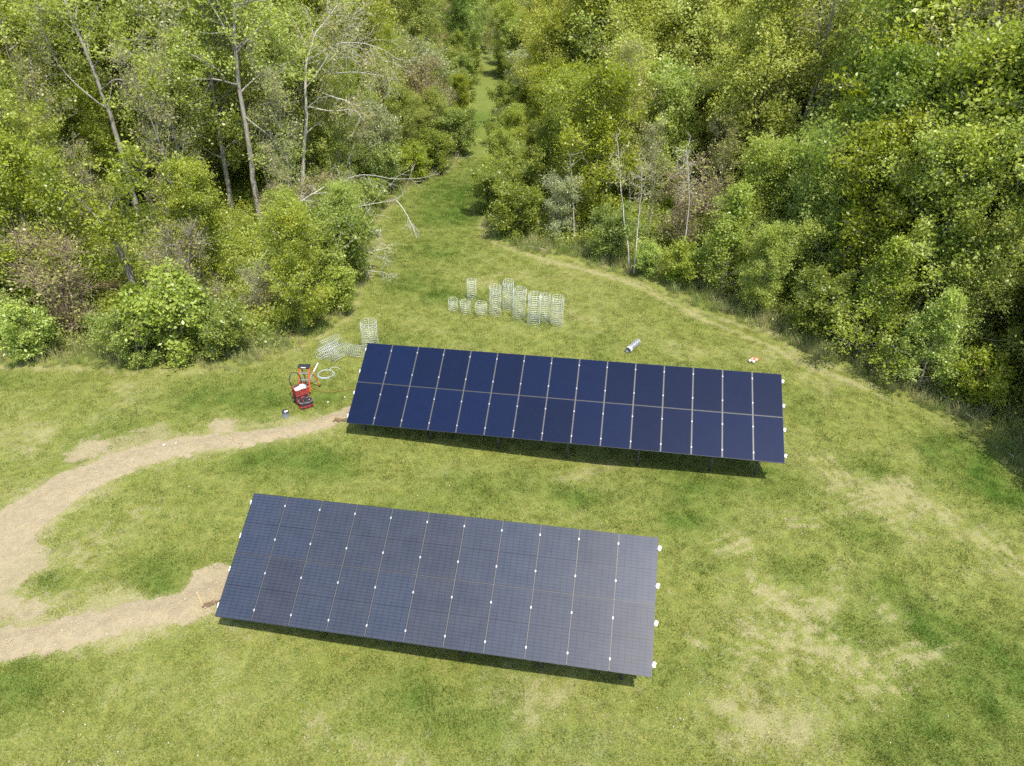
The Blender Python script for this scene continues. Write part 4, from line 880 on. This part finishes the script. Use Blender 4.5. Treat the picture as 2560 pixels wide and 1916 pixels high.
def solar_array(label, x, y, z, yaw, slope, tilt, cols, pw_, pl_, gap, rowgap, cellmat, tag_, seam_col, post_ts, seam_row):
    root = empty('solar_array', (x, y, z)); tagd(root, label, 'solar array')
    cy, sy = math.cos(yaw), math.sin(yaw)
    a = Vector((cy * math.cos(slope), sy * math.cos(slope), math.sin(slope)))
    bb = Vector((-sy * math.cos(tilt), cy * math.cos(tilt), math.sin(tilt))); bb = (bb - a * a.dot(bb)).normalized(); nn = a.cross(bb)
    R = Matrix((a, bb, nn)).transposed().to_4x4(); R.translation = Vector((x, y, z))
    root.matrix_world = R
    W = cols * pw_ + (cols - 1) * gap; Lh = 2 * pl_ + rowgap; th = .035
    gm, fm = panel_meshes(pw_, pl_, th, cellmat, tag_)
    top = 0.0                                   # glass plane is z = 0 in the array's own frame
    for r_ in range(2):
        for c_ in range(cols):
            p = link_mesh('panel', fm, root); p.location = (c_ * (pw_ + gap) + pw_ / 2, r_ * (pl_ + rowgap) + pl_ / 2, top - th)
            p.rotation_euler = (rs.gauss(0, .0015), rs.gauss(0, .0015), 0)
            gl = link_mesh('glass', gm, p)
    rail_y = [pl_ * .17, pl_ * .74, pl_ + rowgap + pl_ * .27, pl_ + rowgap + pl_ * .84]
    rm = MB().box((0, 0, 0), (W + .10, .045, .055), bev=.004).build('rail', ALU, root)
    rm.location = (W / 2, rail_y[0], -th - .035)
    for ry in rail_y[1:]:
        c2 = rm.copy(); C.objects.link(c2); c2.parent = root; c2.location = (W / 2, ry, -th - .035)
    # added grey strip between neighbouring columns, painting the glint of the frame edges
    sm_ = MB().box((0, 0, 0), (gap - .004, Lh - .03, .008)).build('seam_glint_strip', seam_col, root); sm_.location = (pw_ + gap / 2, Lh / 2, -.010)
    MB().box((W / 2, pl_ + rowgap / 2, -.012), (W - .02, rowgap - .004, .008)).build('row_strip', seam_row, root)
    cl = MB().box((0, 0, .004), (.040, .062, .007), bev=.002).lathe([(.011, 0), (.011, .012), (.0001, .013)], 8, c=(0, 0, .006)).build('clamp', simple('clamp_aluminium', (.42, .42, .42), .4, .3), root)
    first = True
    for c_ in range(1, cols):
        xs = c_ * (pw_ + gap) - gap / 2
        if c_ > 1:
            q = sm_.copy(); C.objects.link(q); q.parent = root; q.location = (xs, Lh / 2, -.010)
        for ry in rail_y:
            if first: q = cl; first = False
            else: q = cl.copy(); C.objects.link(q); q.parent = root
            q.location = (xs, ry, .001)
    cap = MB()
    cap.box((.045, -.03, -.045), (.07, .06, .06), bev=.012).box((.05, .04, -.04), (.09, .08, .06), bev=.02).box((.085, .045, -.05), (.04, .035, .04), bev=.01)
    cap = cap.build('rail_end_cap', WHITE, root); first = True
    for ry in rail_y:
        for sgn, px_ in ((1, W), (-1, 0)):
            if first: q = cap; first = False
            else: q = cap.copy(); C.objects.link(q); q.parent = root
            q.location = (px_, ry, -.012); q.scale = (sgn * (1 if sgn > 0 else .55), 1, 1)
    sc_ = None
    # cross beams down the slope, on two pipes, on steel posts
    Rinv = R.inverted()
    nb = len(post_ts)
    beam = None
    for t in post_ts:
        if beam is None:
            beam = MB().box((0, 0, 0), (.05, Lh * .86, .07), bev=.004).build('beam', POSTM, root); q = beam
        else: q = beam.copy(); C.objects.link(q); q.parent = root
        q.location = (t * W, Lh * .5, -th - .035 - .0275 - .037)
    for yy in (Lh * .17, Lh * .74):
        MB().tube([(.15, yy, -.20), (W - .15, yy, -.20)], .034, 10).build('cross_pipe', POSTM, root, True)
        for t in post_ts:
            topw = R @ Vector((t * W, yy, -.20)); gz = sample_ground(topw.x, topw.y)
            l0 = Vector((t * W, yy, -.20)); l1 = Rinv @ Vector((topw.x, topw.y, gz - .05)); l2 = Rinv @ Vector((topw.x, topw.y, gz + .03))
            MB().tube([l0, l1], .045, 10).build('post', POSTM, root, True)
    return root, R, W, Lh
SEAM_A = simple('seam_glint_far', (.085, .085, .085), .45, .35, .5, .1); SEAM_B = simple('seam_dark_near', (.075, .075, .075), .5, .3, .5, .1)
arrA = solar_array('far solar array of thirty deep navy panels with silver seams, beside the trench end', -6.238, 21.997, .688, -.1541, .0263, .5264, 15, 1.0275, 1.7535, .0375, .024, CELL_FAR, 'far', SEAM_A, [.03, .195, .36, .525, .69, .855, .955], simple('row_seam_far', (.055, .055, .05), .5, .2))
arrB = solar_array('near solar array of twenty-two grey-blue panels with a visible cell grid, beside the wooden stake', -7.930, 12.923, .683, -.1597, .0305, .5266, 11, 1.035, 1.7495, .0295, .022, CELL_NEAR, 'near', SEAM_B, [.04, .22, .4, .58, .76, .945], simple('row_seam_near', (.06, .062, .066), .5, .2))

# ------------------------------------------------------------------ welded-wire cages, the mesh roll
WIRE = simple('galvanised_wire', (.80, .81, .80), .35, .3, .5, .1)
WIRE2 = simple('galvanised_wire_dull', (.60, .63, .62), .45, .35, .5, .1)
def cage_meshes(rad, h, seed, step=.10, wr=.0032):
    r = random.Random(seed); hoops = MB(); ups = MB(); n = int(h / step) + 1; ph = r.uniform(0, 6)
    for k in range(n):
        z = k * h / (n - 1); e = .02 * math.sin(k * .9 + ph)
        hoops.tube([((rad + e) * (1 + .05 * math.cos(2 * t + ph)) * math.cos(t), (rad + e) * (1 - .05 * math.cos(2 * t + ph)) * math.sin(t), z + .006 * math.sin(3 * t + k)) for t in [6.2832 * i / 28 for i in range(28)]], wr, 4, closed=True)
    m = int(6.283 * rad / .155)
    for k in range(m):
        t = 6.2832 * k / m
        ups.tube([(rad * (1 + .05 * math.cos(2 * t + ph)) * math.cos(t), rad * (1 - .05 * math.cos(2 * t + ph)) * math.sin(t), z) for z in (0, h / 2, h)], wr * .8, 4)
    return hoops, ups
def cage(loc, rad, h, seed, label, rot=(0, 0, 0), group='welded wire cages on the lawn', step=.10, mat=WIRE, wr=.0042):
    root = empty('wire_cage', loc); root.rotation_euler = rot; tagd(root, label, 'wire cage', group)
    a, b = cage_meshes(rad, h, seed, step, wr)
    a.build('hoop_wires', mat, root, True); b.build('upright_wires', mat, root, True)
    return root
GZ0 = sample_ground
def gz(x, y): return GZ0(x, y) + .01
CG = [(-2.23, 34.45, .24, 1.05, 'standing wire cage behind the short ones at the left end of the cage rows'),
      (-0.94, 32.62, .28, 1.55, 'tall standing wire cage, first tall one right of the short cages'),
      (-0.28, 33.25, .27, 1.55, 'standing wire cage set back, third column from the left of the cage rows'),
      (0.26, 32.25, .31, 1.6, 'bright standing wire cage in the middle of the tall ones'),
      (1.0, 31.7, .31, 1.62, 'standing wire cage, third from the right end of the rows'),
      (1.57, 32.0, .26, 1.45, 'narrow standing wire cage, next to last on the right'),
      (2.15, 31.7, .30, 1.5, 'rightmost standing wire cage of the rows on the lawn')]
for k, (x, y, r_, h_, lb) in enumerate(CG):
    cage((x, y, gz(x, y)), r_, h_, k, lb, (rs.uniform(-.03, .03), rs.uniform(-.03, .03), rs.uniform(0, 6)))
for k, (x, y, lb) in enumerate([(-3.10, 33.0, 'short wire cage standing on the grass, leftmost of the cage rows'), (-2.43, 32.75, 'short wire cage in front of a taller one, second from left'), (-1.66, 32.6, 'short wire cage, third from the left of the cage rows')]):
    rad = .24 + .02 * k
    cage((x, y, gz(x, y)), rad, .62, 60 + k, lb, (rs.uniform(-.05, .05), rs.uniform(-.05, .05), rs.uniform(0, 6)))
cage((-6.62, 29.0, gz(-6.62, 29.0)), .36, 1.35, 70, 'large wire cage standing alone behind the upper left corner of the far array', (0, 0, .4), step=.11, mat=WIRE)
for k, (a, b, rad, lb) in enumerate([((-8.75, 28.45), (-8.12, 29.25), .26, 'rearmost of the tumbled wire cages, against the bushes'), ((-8.72, 27.75), (-8.10, 28.55), .25, 'wire cage lying on the grass at the left front of the tumbled pile'), ((-8.15, 27.55), (-7.50, 28.45), .27, 'frontmost lying wire cage of the tumbled pile by the conduit coil'), ((-7.42, 28.2), (-6.75, 28.1), .27, 'wire cage lying sideways beside the corner of the far array')]):
    d = Vector((b[0] - a[0], b[1] - a[1], 0)); L_ = d.length
    root = cage((a[0], a[1], gz(*a) + rad), rad, L_, 80 + k, lb, group='tumbled wire cages by the bushes', step=.085, mat=WIRE2 if k != 1 else WIRE)
    root.rotation_euler = d.to_track_quat('Z', 'Y').to_euler()

p0, p1 = Vector((5.34, 28.93, .15)), Vector((5.93, 29.78, .15)); d = p1 - p0
roll = empty('wire_mesh_roll', (p0.x, p0.y, gz(p0.x, p0.y) + .145)); roll.rotation_euler = d.to_track_quat('Z', 'Y').to_euler()
tagd(roll, 'shiny grey roll of wire mesh lying behind the far array', 'mesh roll')
m = MB(); prof = []
Lr = d.length; nr = 20
for k in range(nr):
    z = Lr * k / nr; prof += [(.125, z), (.137, z + Lr / nr * .28), (.137, z + Lr / nr * .5), (.125, z + Lr / nr * .8)]
prof = [(.10, .02), (.10, 0)] + prof + [(.127, Lr), (.09, Lr), (.09, Lr - .03)]
m.lathe(prof, 28); m.build('rolled_mesh', simple('mesh_roll_grey', (.22, .23, .24), .4, .5, .5, .15), roll, True)
hp = MB()
for k in range(nr + 1): hp.tube([(.141 * math.cos(t), .141 * math.sin(t), Lr * k / nr + .008) for t in [6.2832 * i / 24 for i in range(24)]], .005, 4, closed=True)
hp.build('hoop_wires', WIRE, roll, True)
MB().lathe([(.144, .10), (.146, .11), (.146, .17), (.144, .18)], 28).build('tie_band', WHITE, roll, True)

# ------------------------------------------------------------------ red and white bottles on the grass
RED = simple('red_plastic', (.36, .030, .026), .4, 0, .5, .12); ORED = simple('faded_orange_red', (.66, .17, .09), .5, 0, .4, .15)
for k, (a, b, lb) in enumerate([((10.84, 28.32), (11.12, 28.62), 'faded red tube with white end lying on the grass, the left one of two'), ((10.98, 28.24), (11.30, 28.56), 'faded red tube with white end lying on the grass, the right one of two')]):
    d = Vector((b[0] - a[0], b[1] - a[1], 0)); o = empty('sealant_tube', (a[0], a[1], gz(*a) + .075)); o.rotation_euler = d.to_track_quat('Z', 'Y').to_euler()
    tagd(o, lb, 'tube', 'red and white tubes on the grass'); L_ = d.length; s = .066 if k else .055
    MB().lathe([(s * .98, .06), (s, .08), (s, L_ - .05), (s * .7, L_), (.0001, L_ + .01)], 16).build('body', ORED, o, True)
    MB().lathe([(.0001, -.015), (s * .8, -.012), (s * 1.04, .01), (s * 1.04, .062)], 16).build('cap', WHITE, o, True)
    MB().lathe([(s * 1.015, L_ * .45), (s * 1.015, L_ * .62)], 16).build('paper_label', simple('pale_label', (.75, .62, .55), .6), o, True)

# ------------------------------------------------------------------ step ladder
LORANGE = simple('fibreglass_orange', (.62, .115, .035), .45, 0, .5, .12); BLK = simple('black_plastic', (.022, .022, .024), .45, 0, .5, .2)
fl, frr = Vector((-8.93, 24.98, 0)), Vector((-8.44, 25.00, 0)); br_, bl = Vector((-8.16, 25.52, 0)), Vector((-8.68, 25.60, 0))
tl, tr = Vector((-8.80, 25.17, 1.16)), Vector((-8.42, 25.19, 1.16))
for v in (fl, frr, br_, bl): v.z = gz(v.x, v.y)
o = Vector((-8.6, 25.25, fl.z)); lad = empty('step_ladder', o); tagd(lad, 'orange fibreglass step ladder with black top standing on the grass', 'ladder')
def rail_bar(a, b, w_, t_, name, mat, parent, off=o):
    a = a - off; b = b - off; d = (b - a); L_ = d.length; q = d.to_track_quat('Z', 'X').to_matrix()
    return MB().box((a + b) / 2, (t_, w_, L_), M=q, bev=.006).build(name, mat, parent)
rail_bar(fl, tl, .075, .03, 'front_rail', LORANGE, lad); rail_bar(frr, tr, .075, .03, 'front_rail', LORANGE, lad)
tl2, tr2 = tl + Vector((.03, .14, -.02)), tr + Vector((.03, .14, -.02))
rail_bar(bl, tl2, .055, .028, 'rear_rail', LORANGE, lad); rail_bar(br_, tr2, .055, .028, 'rear_rail', LORANGE, lad)
for t in (.26, .52, .78):
    a = fl.lerp(tl, t) - o; b = frr.lerp(tr, t) - o
    MB().box((a + b) / 2 + Vector((0, .01, 0)), ((b - a).length - .02, .10, .028), bev=.005).build('step', ALU, lad)
for t in (.22, .6):
    a = bl.lerp(tl2, t) - o; b = br_.lerp(tr2, t) - o
    MB().box((a + b) / 2, ((b - a).length, .02, .03), bev=.003).build('rear_brace', ALU, lad)
tp = (tl + tr) / 2 + Vector((.01, .07, .02)) - o
MB().box(tp, (.50, .25, .055), bev=.02).box(tp + Vector((0, 0, .03)), (.40, .17, .015), bev=.006).box(tp + Vector((-.02, 0, -.05)), (.46, .2, .06), bev=.01).build('top_cap', BLK, lad)
MB().box(tp + Vector((0, -.128, -.005)), (.20, .006, .035)).build('sticker', WHITE, lad)
for v in (fl, frr, br_, bl): MB().box(v - o + Vector((0, 0, .035)), (.06, .10, .07), bev=.01).build('foot', BLK, lad)
for s0, s1, t0, t1 in ((frr, tr, br_, tr2), (fl, tl, bl, tl2)):
    MB().tube([s0.lerp(s1, .5) - o, t0.lerp(t1, .5) - o], .008, 6).build('spreader', ALU, lad)
# white pipe leaning through the ladder
a, b = Vector((-8.75, 25.42, gz(-8.8, 25.4) + .02)), Vector((-8.12, 25.62, 1.12))
pi_ = MB().tube([a, a.lerp(b, .5) + Vector((.0, 0, -.015)), b], .021, 12).build('plastic_pipe', WHITE, None, True); tagd(pi_, 'white plastic pipe leaning through the step ladder', 'pipe')

# ------------------------------------------------------------------ rolling tool box, crate, open bag
def rz_(v, a): c, s = math.cos(a), math.sin(a); return Vector((v[0] * c - v[1] * s, v[0] * s + v[1] * c, v[2]))
ct = Vector((-8.62, 24.33, gz(-8.6, 24.3))); an = math.radians(38)
cart = empty('rolling_tool_box', ct, an); tagd(cart, 'black and red rolling tool box with a tall looped handle', 'tool box')
MB().box((0, 0, .25), (.50, .42, .34), bev=.03).box((0, 0, .445), (.46, .38, .05), bev=.012).build('box', BLK, cart)
for sx in (-1, 1):
    for sy in (-1, 1): MB().box((sx * .235, sy * .195, .25), (.05, .05, .36), bev=.012).build('corner_guard', RED, cart)
MB().box((0, -.222, .36), (.16, .02, .07), bev=.006).build('latch', RED, cart)
for sx in (-1, 1):
    wm = Matrix.Rotation(math.pi / 2, 3, 'Y')
    wo = MB().lathe([(.02, -.03), (.085, -.03), (.10, -.02), (.10, .02), (.085, .03), (.02, .03)], 20, M=wm, c=(sx * .25, .20, .10)).build('wheel', BLK, cart, True)
    MB().lathe([(.0001, -.034), (.045, -.034), (.045, .034), (.0001, .034)], 12, M=wm, c=(sx * .25, .20, .10)).build('hub', GALV, wo, True)
hs_ = [(-.20, .23, .15), (-.21, .25, .55), (-.22, .30, .80), (-.25, .36, 1.0), (-.14, .42, 1.16), (.0, .44, 1.22), (.14, .42, 1.16), (.22, .34, .98), (.21, .27, .72), (.20, .23, .15)]
MB().tube(hs_, .022, 8).build('handle', BLK, cart, True)
# red crate on top
CR = simple('crate_red', (.33, .04, .032), .42, 0, .5, .1)
cz = ct.z + .475; cr = empty('milk_crate', (ct.x + .03, ct.y - .02, cz), an); tagd(cr, 'red slatted plastic crate filled with bags on top of the tool box', 'crate')
Wc, Dc, Hc = .50, .40, .30
for zc, hh_ in ((.015, .03), (.08, .018), (.14, .018), (.20, .018), (.28, .035)):
    f = 1 + .10 * zc / Hc
    for c_, s_ in (((0, -Dc / 2 * f, zc), (Wc * f + .02, .018, hh_)), ((0, Dc / 2 * f, zc), (Wc * f + .02, .018, hh_)), ((-Wc / 2 * f, 0, zc), (.018, Dc * f - .02, hh_)), ((Wc / 2 * f, 0, zc), (.018, Dc * f - .02, hh_))):
        MB().box(c_, s_, bev=.004).build('slat', CR, cr)
for sx in (-1, 0, 1):
    for sy in (-1, 1): MB().box((sx * Wc / 2 * 1.04, sy * (Dc / 2 * 1.05 - .012), .14), (.03, .02, .26), bev=.004).build('corner_post', CR, cr)
for sx in (-1, 1): MB().box((sx * (Wc / 2 * 1.05 - .012), 0, .14), (.02, .03, .26), bev=.004).build('corner_post', CR, cr)
MB().box((0, 0, .012), (Wc, Dc, .016)).build('floor', CR, cr)
def bag_mesh(name, seed, size, mat, loc, label, rot=0, cat='plastic bag'):
    import bmesh
    bmh = bmesh.new(); bmesh.ops.create_icosphere(bmh, subdivisions=4, radius=1)
    from mathutils import noise as mn
    for v in bmh.verts:
        n_ = mn.noise(v.co * 2.1 + Vector((seed, 0, 0))) * .32 + abs(mn.noise(v.co * 5.3 + Vector((0, seed, 0)))) * .22
        v.co = Vector((v.co.x * size[0], v.co.y * size[1], v.co.z * size[2])) * (1 + n_)
    me_ = bpy.data.meshes.new(name); bmh.to_mesh(me_); bmh.free(); me_.materials.append(mat)
    me_.polygons.foreach_set('use_smooth', [True] * len(me_.polygons))
    ob = link_mesh(name, me_); ob.location = loc; ob.rotation_euler = (0, 0, rot); tagd(ob, label, cat); return ob
def teal_mat():
    m_, nt, out = new_mat('bag_white_teal'); N = NT(nt); tc = N.n('ShaderNodeTexCoord')
    nz = N.noise(tc.outputs['Object'], 9, 3, .6, .6); c = N.mix(N.rng(nz, .50, .58), (.62, .63, .62), (.14, .42, .37))
    b = N.bsdf(c, .35); N.l(b.outputs[0], out.inputs[0]); return m_
e = rz_((-.13, -.09, 0), an); bag_mesh('plastic_bag', 1, (.11, .10, .10), simple('bag_white', (.62, .62, .64), .4, var=.05), (cr.location.x + e.x, cr.location.y + e.y, cz + .27), 'plain white plastic bag in the front corner of the red crate')
e = rz_((.10, -.02, 0), an); bag_mesh('plastic_bag', 5, (.13, .15, .10), teal_mat(), (cr.location.x + e.x, cr.location.y + e.y, cz + .27), 'white plastic bag with teal print in the right of the red crate', an + .4)
e = rz_((-.06, .12, 0), an); bag_mesh('glove_bundle', 8, (.10, .06, .07), simple('dark_cloth', (.05, .03, .045), .8), (cr.location.x + e.x, cr.location.y + e.y, cz + .28), 'dark cloth bundle at the back of the red crate', an, 'cloth')
# open black tool bag in front
bt = Vector((-8.36, 24.05, gz(-8.4, 24.0))); ab = math.radians(32)
bag = empty('tool_bag', bt, ab); tagd(bag, 'open black fabric tool bag with red base in front of the rolling box', 'tool bag')
CLOTH = simple('black_nylon', (.035, .033, .033), .85, 0, .3, .35, 20, .4); CLOTH2 = simple('grey_lining', (.12, .11, .11), .9, 0, .3, .3, 20, .4)
m = MB()
def ring(w_, d_, z_, wob, n=28, seed=0):
    r = random.Random(seed); o_ = []
    for i in range(n):
        t = 6.2832 * i / n; c_, s_ = math.cos(t), math.sin(t); k = (abs(c_) ** 4 + abs(s_) ** 4) ** -.25
        o_.append(Vector((w_ / 2 * c_ * k * (1 + r.uniform(-wob, wob)), d_ / 2 * s_ * k * (1 + r.uniform(-wob, wob)), z_ + r.uniform(-wob, wob) * .35)))
    return o_
def loft(rings, name, mat, par, cap0=False, cap1=False):
    b = MB(); n = len(rings[0]); vs = [v for r in rings for v in r]; fs = []
    for i in range(len(rings) - 1):
        for j in range(n): fs.append((i * n + j, i * n + (j + 1) % n, (i + 1) * n + (j + 1) % n, (i + 1) * n + j))
    if cap0: fs.append(tuple(reversed(range(n))))
    if cap1: fs.append(tuple(range((len(rings) - 1) * n, len(rings) * n)))
    b.add(vs, fs); return b.build(name, mat, par, True)
loft([ring(.52, .34, .0, 0), ring(.55, .37, .02, 0), ring(.55, .37, .11, 0), ring(.53, .35, .13, 0)], 'base', RED, bag, True)
loft([ring(.53, .35, .13, 0), ring(.54, .36, .20, .03, seed=2), ring(.53, .35, .28, .06, seed=3), ring(.50, .33, .31, .05, seed=4), ring(.47, .30, .30, .05, seed=5), ring(.47, .30, .20, .03, seed=6), ring(.46, .29, .06, 0)], 'fabric_body', CLOTH, bag, False, True)
loft([ring(.56, .38, .27, .05, seed=3), ring(.53, .35, .325, .05, seed=4), ring(.49, .32, .31, .05, seed=5)], 'rim_lining', CLOTH2, bag)
for sy in (-1, 1): MB().tube([(-.14, sy * .175, .27), (-.12, sy * .20, .38), (0, sy * .21, .42), (.12, sy * .20, .38), (.14, sy * .175, .27)], .012, 8).build('carry_handle', CLOTH, bag, True)
for sx in (-.17, 0, .17): MB().box((sx, -.188, .075), (.09, .015, .08), bev=.004).build('pocket', CLOTH, bag)
for k, (x_, y_, h_) in enumerate(((-.1, .05, .3), (.08, -.04, .34), (.15, .06, .27))): MB().tube([(x_, y_, .07), (x_ + .03, y_, h_)], .014, 8).build('tool_handle', (RED, BLK, ALU)[k], bag, True)

# ------------------------------------------------------------------ spool, conduit coil, cord, stakes
sp_ = Vector((-9.00, 23.33, gz(-9, 23.3))); so = empty('cable_spool', sp_, .3); tagd(so, 'small black cable spool standing on the grass by the upper trench', 'spool'); so.rotation_euler = (.12, .05, .3)
MB().lathe([(.04, .22), (.135, .22), (.14, .228), (.135, .236), (.04, .236)], 28).build('flange', BLK, so, True)
MB().lathe([(.02, .0), (.135, .0), (.14, .006), (.14, .014), (.02, .014)], 28).build('flange', simple('grey_plastic', (.20, .20, .21), .5), so, True)
hb = MB()
for k in range(9): hb.tube([(.118 * math.cos(t), .118 * math.sin(t), .03 + k * .022) for t in [6.2832 * i / 24 for i in range(24)]], .0118, 6, closed=True)
hb.lathe([(.11, .014), (.11, .22)], 24); hb.build('wound_cable', simple('grey_cable', (.24, .25, .26), .5), so, True)
MB().lathe([(.045, .24), (.045, .14)], 16).box((.05, .02, .2385), (.09, .05, .003)).build('paper_label', WHITE, so)
cc = Vector((-8.13, 26.50, gz(-8.1, 26.5)))
m = MB(); pts_ = []
for i in range(3 * 40):
    t = 6.2832 * i / 40; k = i / 120
    pts_.append((cc.x + (.335 + .035 * math.sin(k * 7)) * math.cos(t + 1.2) + .02 * math.sin(k * 5), cc.y + (.335 + .035 * math.cos(k * 8)) * math.sin(t + 1.2), cc.z + .012 + .012 * k + .006 * math.sin(t * 2)))
tail = [(-8.02, 26.92, cc.z + .05), (-7.90, 27.02, cc.z + .05), (-7.74, 27.03, cc.z + .03), (-7.60, 26.95, cc.z + .01)]
m.tube(pts_ + tail, .0105, 8)
m.tube([(-8.52, 26.42, cc.z + .01), (-8.40, 26.24, cc.z + .01), (-8.2, 26.12, cc.z + .01), (-7.9, 26.11, cc.z + .015)], .0125, 8)
co_ = m.build('conduit_coil', simple('grey_conduit', (.40, .45, .45), .4), None, True); tagd(co_, 'coil of light grey conduit lying on the grass right of the ladder', 'conduit')
cordp = [(-8.5, 25.46), (-8.33, 25.32), (-8.05, 25.18), (-7.81, 25.07), (-7.53, 25.05), (-7.2, 25.21), (-6.93, 25.32), (-6.67, 25.32), (-6.29, 25.26), (-5.9, 25.2)]
cd = MB().tube([(x, y, gz(x, y) + .04) for x, y in cordp], .0055, 6).build('extension_cord', simple('orange_cord', (.52, .20, .06), .5), None, True); tagd(cd, 'thin orange cord running from the ladder to the far array', 'cord')
WOOD = simple('raw_pine', (.56, .42, .22), .7, 0, .3, .2, 10)
def stake(x, y, h, label, lean):
    z = gz(x, y); ob = MB().box((0, 0, h / 2 - .1), (.05, .022, h), bev=.003).add([(-.025, -.011, -.1), (.025, -.011, -.1), (.025, .011, -.1), (-.025, .011, -.1), (0, 0, -.2)], [(0, 4, 1), (1, 4, 2), (2, 4, 3), (3, 4, 0)]).build('wooden_stake', WOOD)
    ob.location = (x, y, z); ob.rotation_euler = (lean[0], lean[1], .5); tagd(ob, label, 'stake')
stake(-8.72, 13.80, .72, 'thin raw wooden stake standing in the lower soil strip by the near array', (.02, -.05))
stake(-7.02, 23.02, .30, 'short wooden stake at the end of the upper soil strip by the far array', (.05, .12))
# the crumbled lip of each trench end, its dark colour painting the slot's shade, and clods and stones on the bare soil
SOILD = simple('trench_shade_soil', (.17, .12, .07), .95, 0, .1, .3, 30, .5); SOIL = simple('dry_clod', (.36, .285, .19), .95, 0, .1, .2, 30, .5)
def rocks(name, items, mat, label, kind='stuff'):
    b = MB(); r = random.Random(5)
    for x, y, z, s in items:
        v = [Vector((r.uniform(.6, 1.2) * cx, r.uniform(.6, 1.2) * cy, r.uniform(.5, 1.0) * cz_)) * s for cx, cy, cz_ in ((1, 0, 0), (0, 1, 0), (-1, 0, 0), (0, -1, 0), (.5, .5, .8), (-.5, .4, .8), (-.4, -.5, .7), (.5, -.5, .8), (0, 0, -.5))]
        b.add([q + Vector((x, y, z)) for q in v], [(0, 1, 4), (1, 5, 4), (1, 2, 5), (2, 6, 5), (2, 3, 6), (3, 7, 6), (3, 0, 7), (0, 4, 7), (4, 5, 6, 7), (1, 0, 8), (2, 1, 8), (3, 2, 8), (0, 3, 8)])
    o_ = b.build(name, mat); tagd(o_, label, kind=kind); return o_
it = []; r = random.Random(3)
for (a, b) in (((-8.72, 13.82), (-7.9, 14.08)), ((-7.02, 23.02), (-6.2, 23.20))):
    for k in range(150):
        t = r.random(); x = a[0] + (b[0] - a[0]) * t + r.gauss(0, .012); y = a[1] + (b[1] - a[1]) * t + r.gauss(0, .035); it.append((x, y, gz(x, y) + r.uniform(-.01, .05), r.uniform(.02, .05)))
rocks('trench_lip_clods', it, SOILD, 'clods coloured dark for the shade in the open ends of the two trenches')
it = []
for k in range(5000):
    L = DIRT[k % 2]; i = r.randrange(len(L) - 1); t = r.random(); wd = L[i][2]
    x = L[i][0] + (L[i + 1][0] - L[i][0]) * t + r.gauss(0, wd * .5); y = L[i][1] + (L[i + 1][1] - L[i][1]) * t + r.gauss(0, wd * .5)
    if x < -17: continue
    it.append((x, y, gz(x, y), r.uniform(.006, .02) * (2.2 if r.random() < .04 else 1)))
rocks('soil_crumbs', it, SOIL, 'dry crumbs and pebbles on the bare soil strips')
STONE = simple('pale_stone', (.48, .44, .36), .8, 0, .2, .12, 20)
for k, (x, y, s, lb) in enumerate([(-12.95, 21.2, .07, 'pale stone on the widest part of the upper soil strip'), (-12.55, 21.32, .05, 'smaller pale stone just right of the other on the upper soil strip'), (-7.55, 24.35, .06, 'pale stone in the grass below the tool bag'), (-6.95, 24.75, .05, 'pale stone in the grass by the orange cord near the array')]):
    o_ = rocks('stone', [(0, 0, 0, s)], STONE, lb, None); o_.location = (x, y, gz(x, y) + .01); o_['category'] = 'stone'
    del_k = [q for q in ('kind',) if q in o_]
    for q in del_k: del o_[q]
# white clover heads and dandelions
b = MB(); r = random.Random(9); n_ = 0
while n_ < 260:
    x = r.uniform(-16, 16); y = 9 + 35 * r.random() ** 1.3
    if fbm(np.array([x]), np.array([y]), .4, 3, 88)[0] < .5 or edge_dist(np.array([x]), np.array([y]))[0] < .5: n_ += .2; continue
    z = .05; s = r.uniform(.008, .016)
    b.add([(x + s, y, z), (x, y + s, z), (x - s, y, z), (x, y - s, z), (x, y, z + s), (x, y, 0)], [(0, 1, 4), (1, 2, 4), (2, 3, 4), (3, 0, 4), (1, 0, 5), (2, 1, 5), (3, 2, 5), (0, 3, 5)], 0 if r.random() < .6 else 1); n_ += 1
tagd(b.build('lawn_flowers', [simple('clover_white', (.75, .75, .68), .7), simple('dandelion_yellow', (.72, .58, .06), .7)]), 'tiny white and yellow flowers dotted in the lawn', kind='stuff')
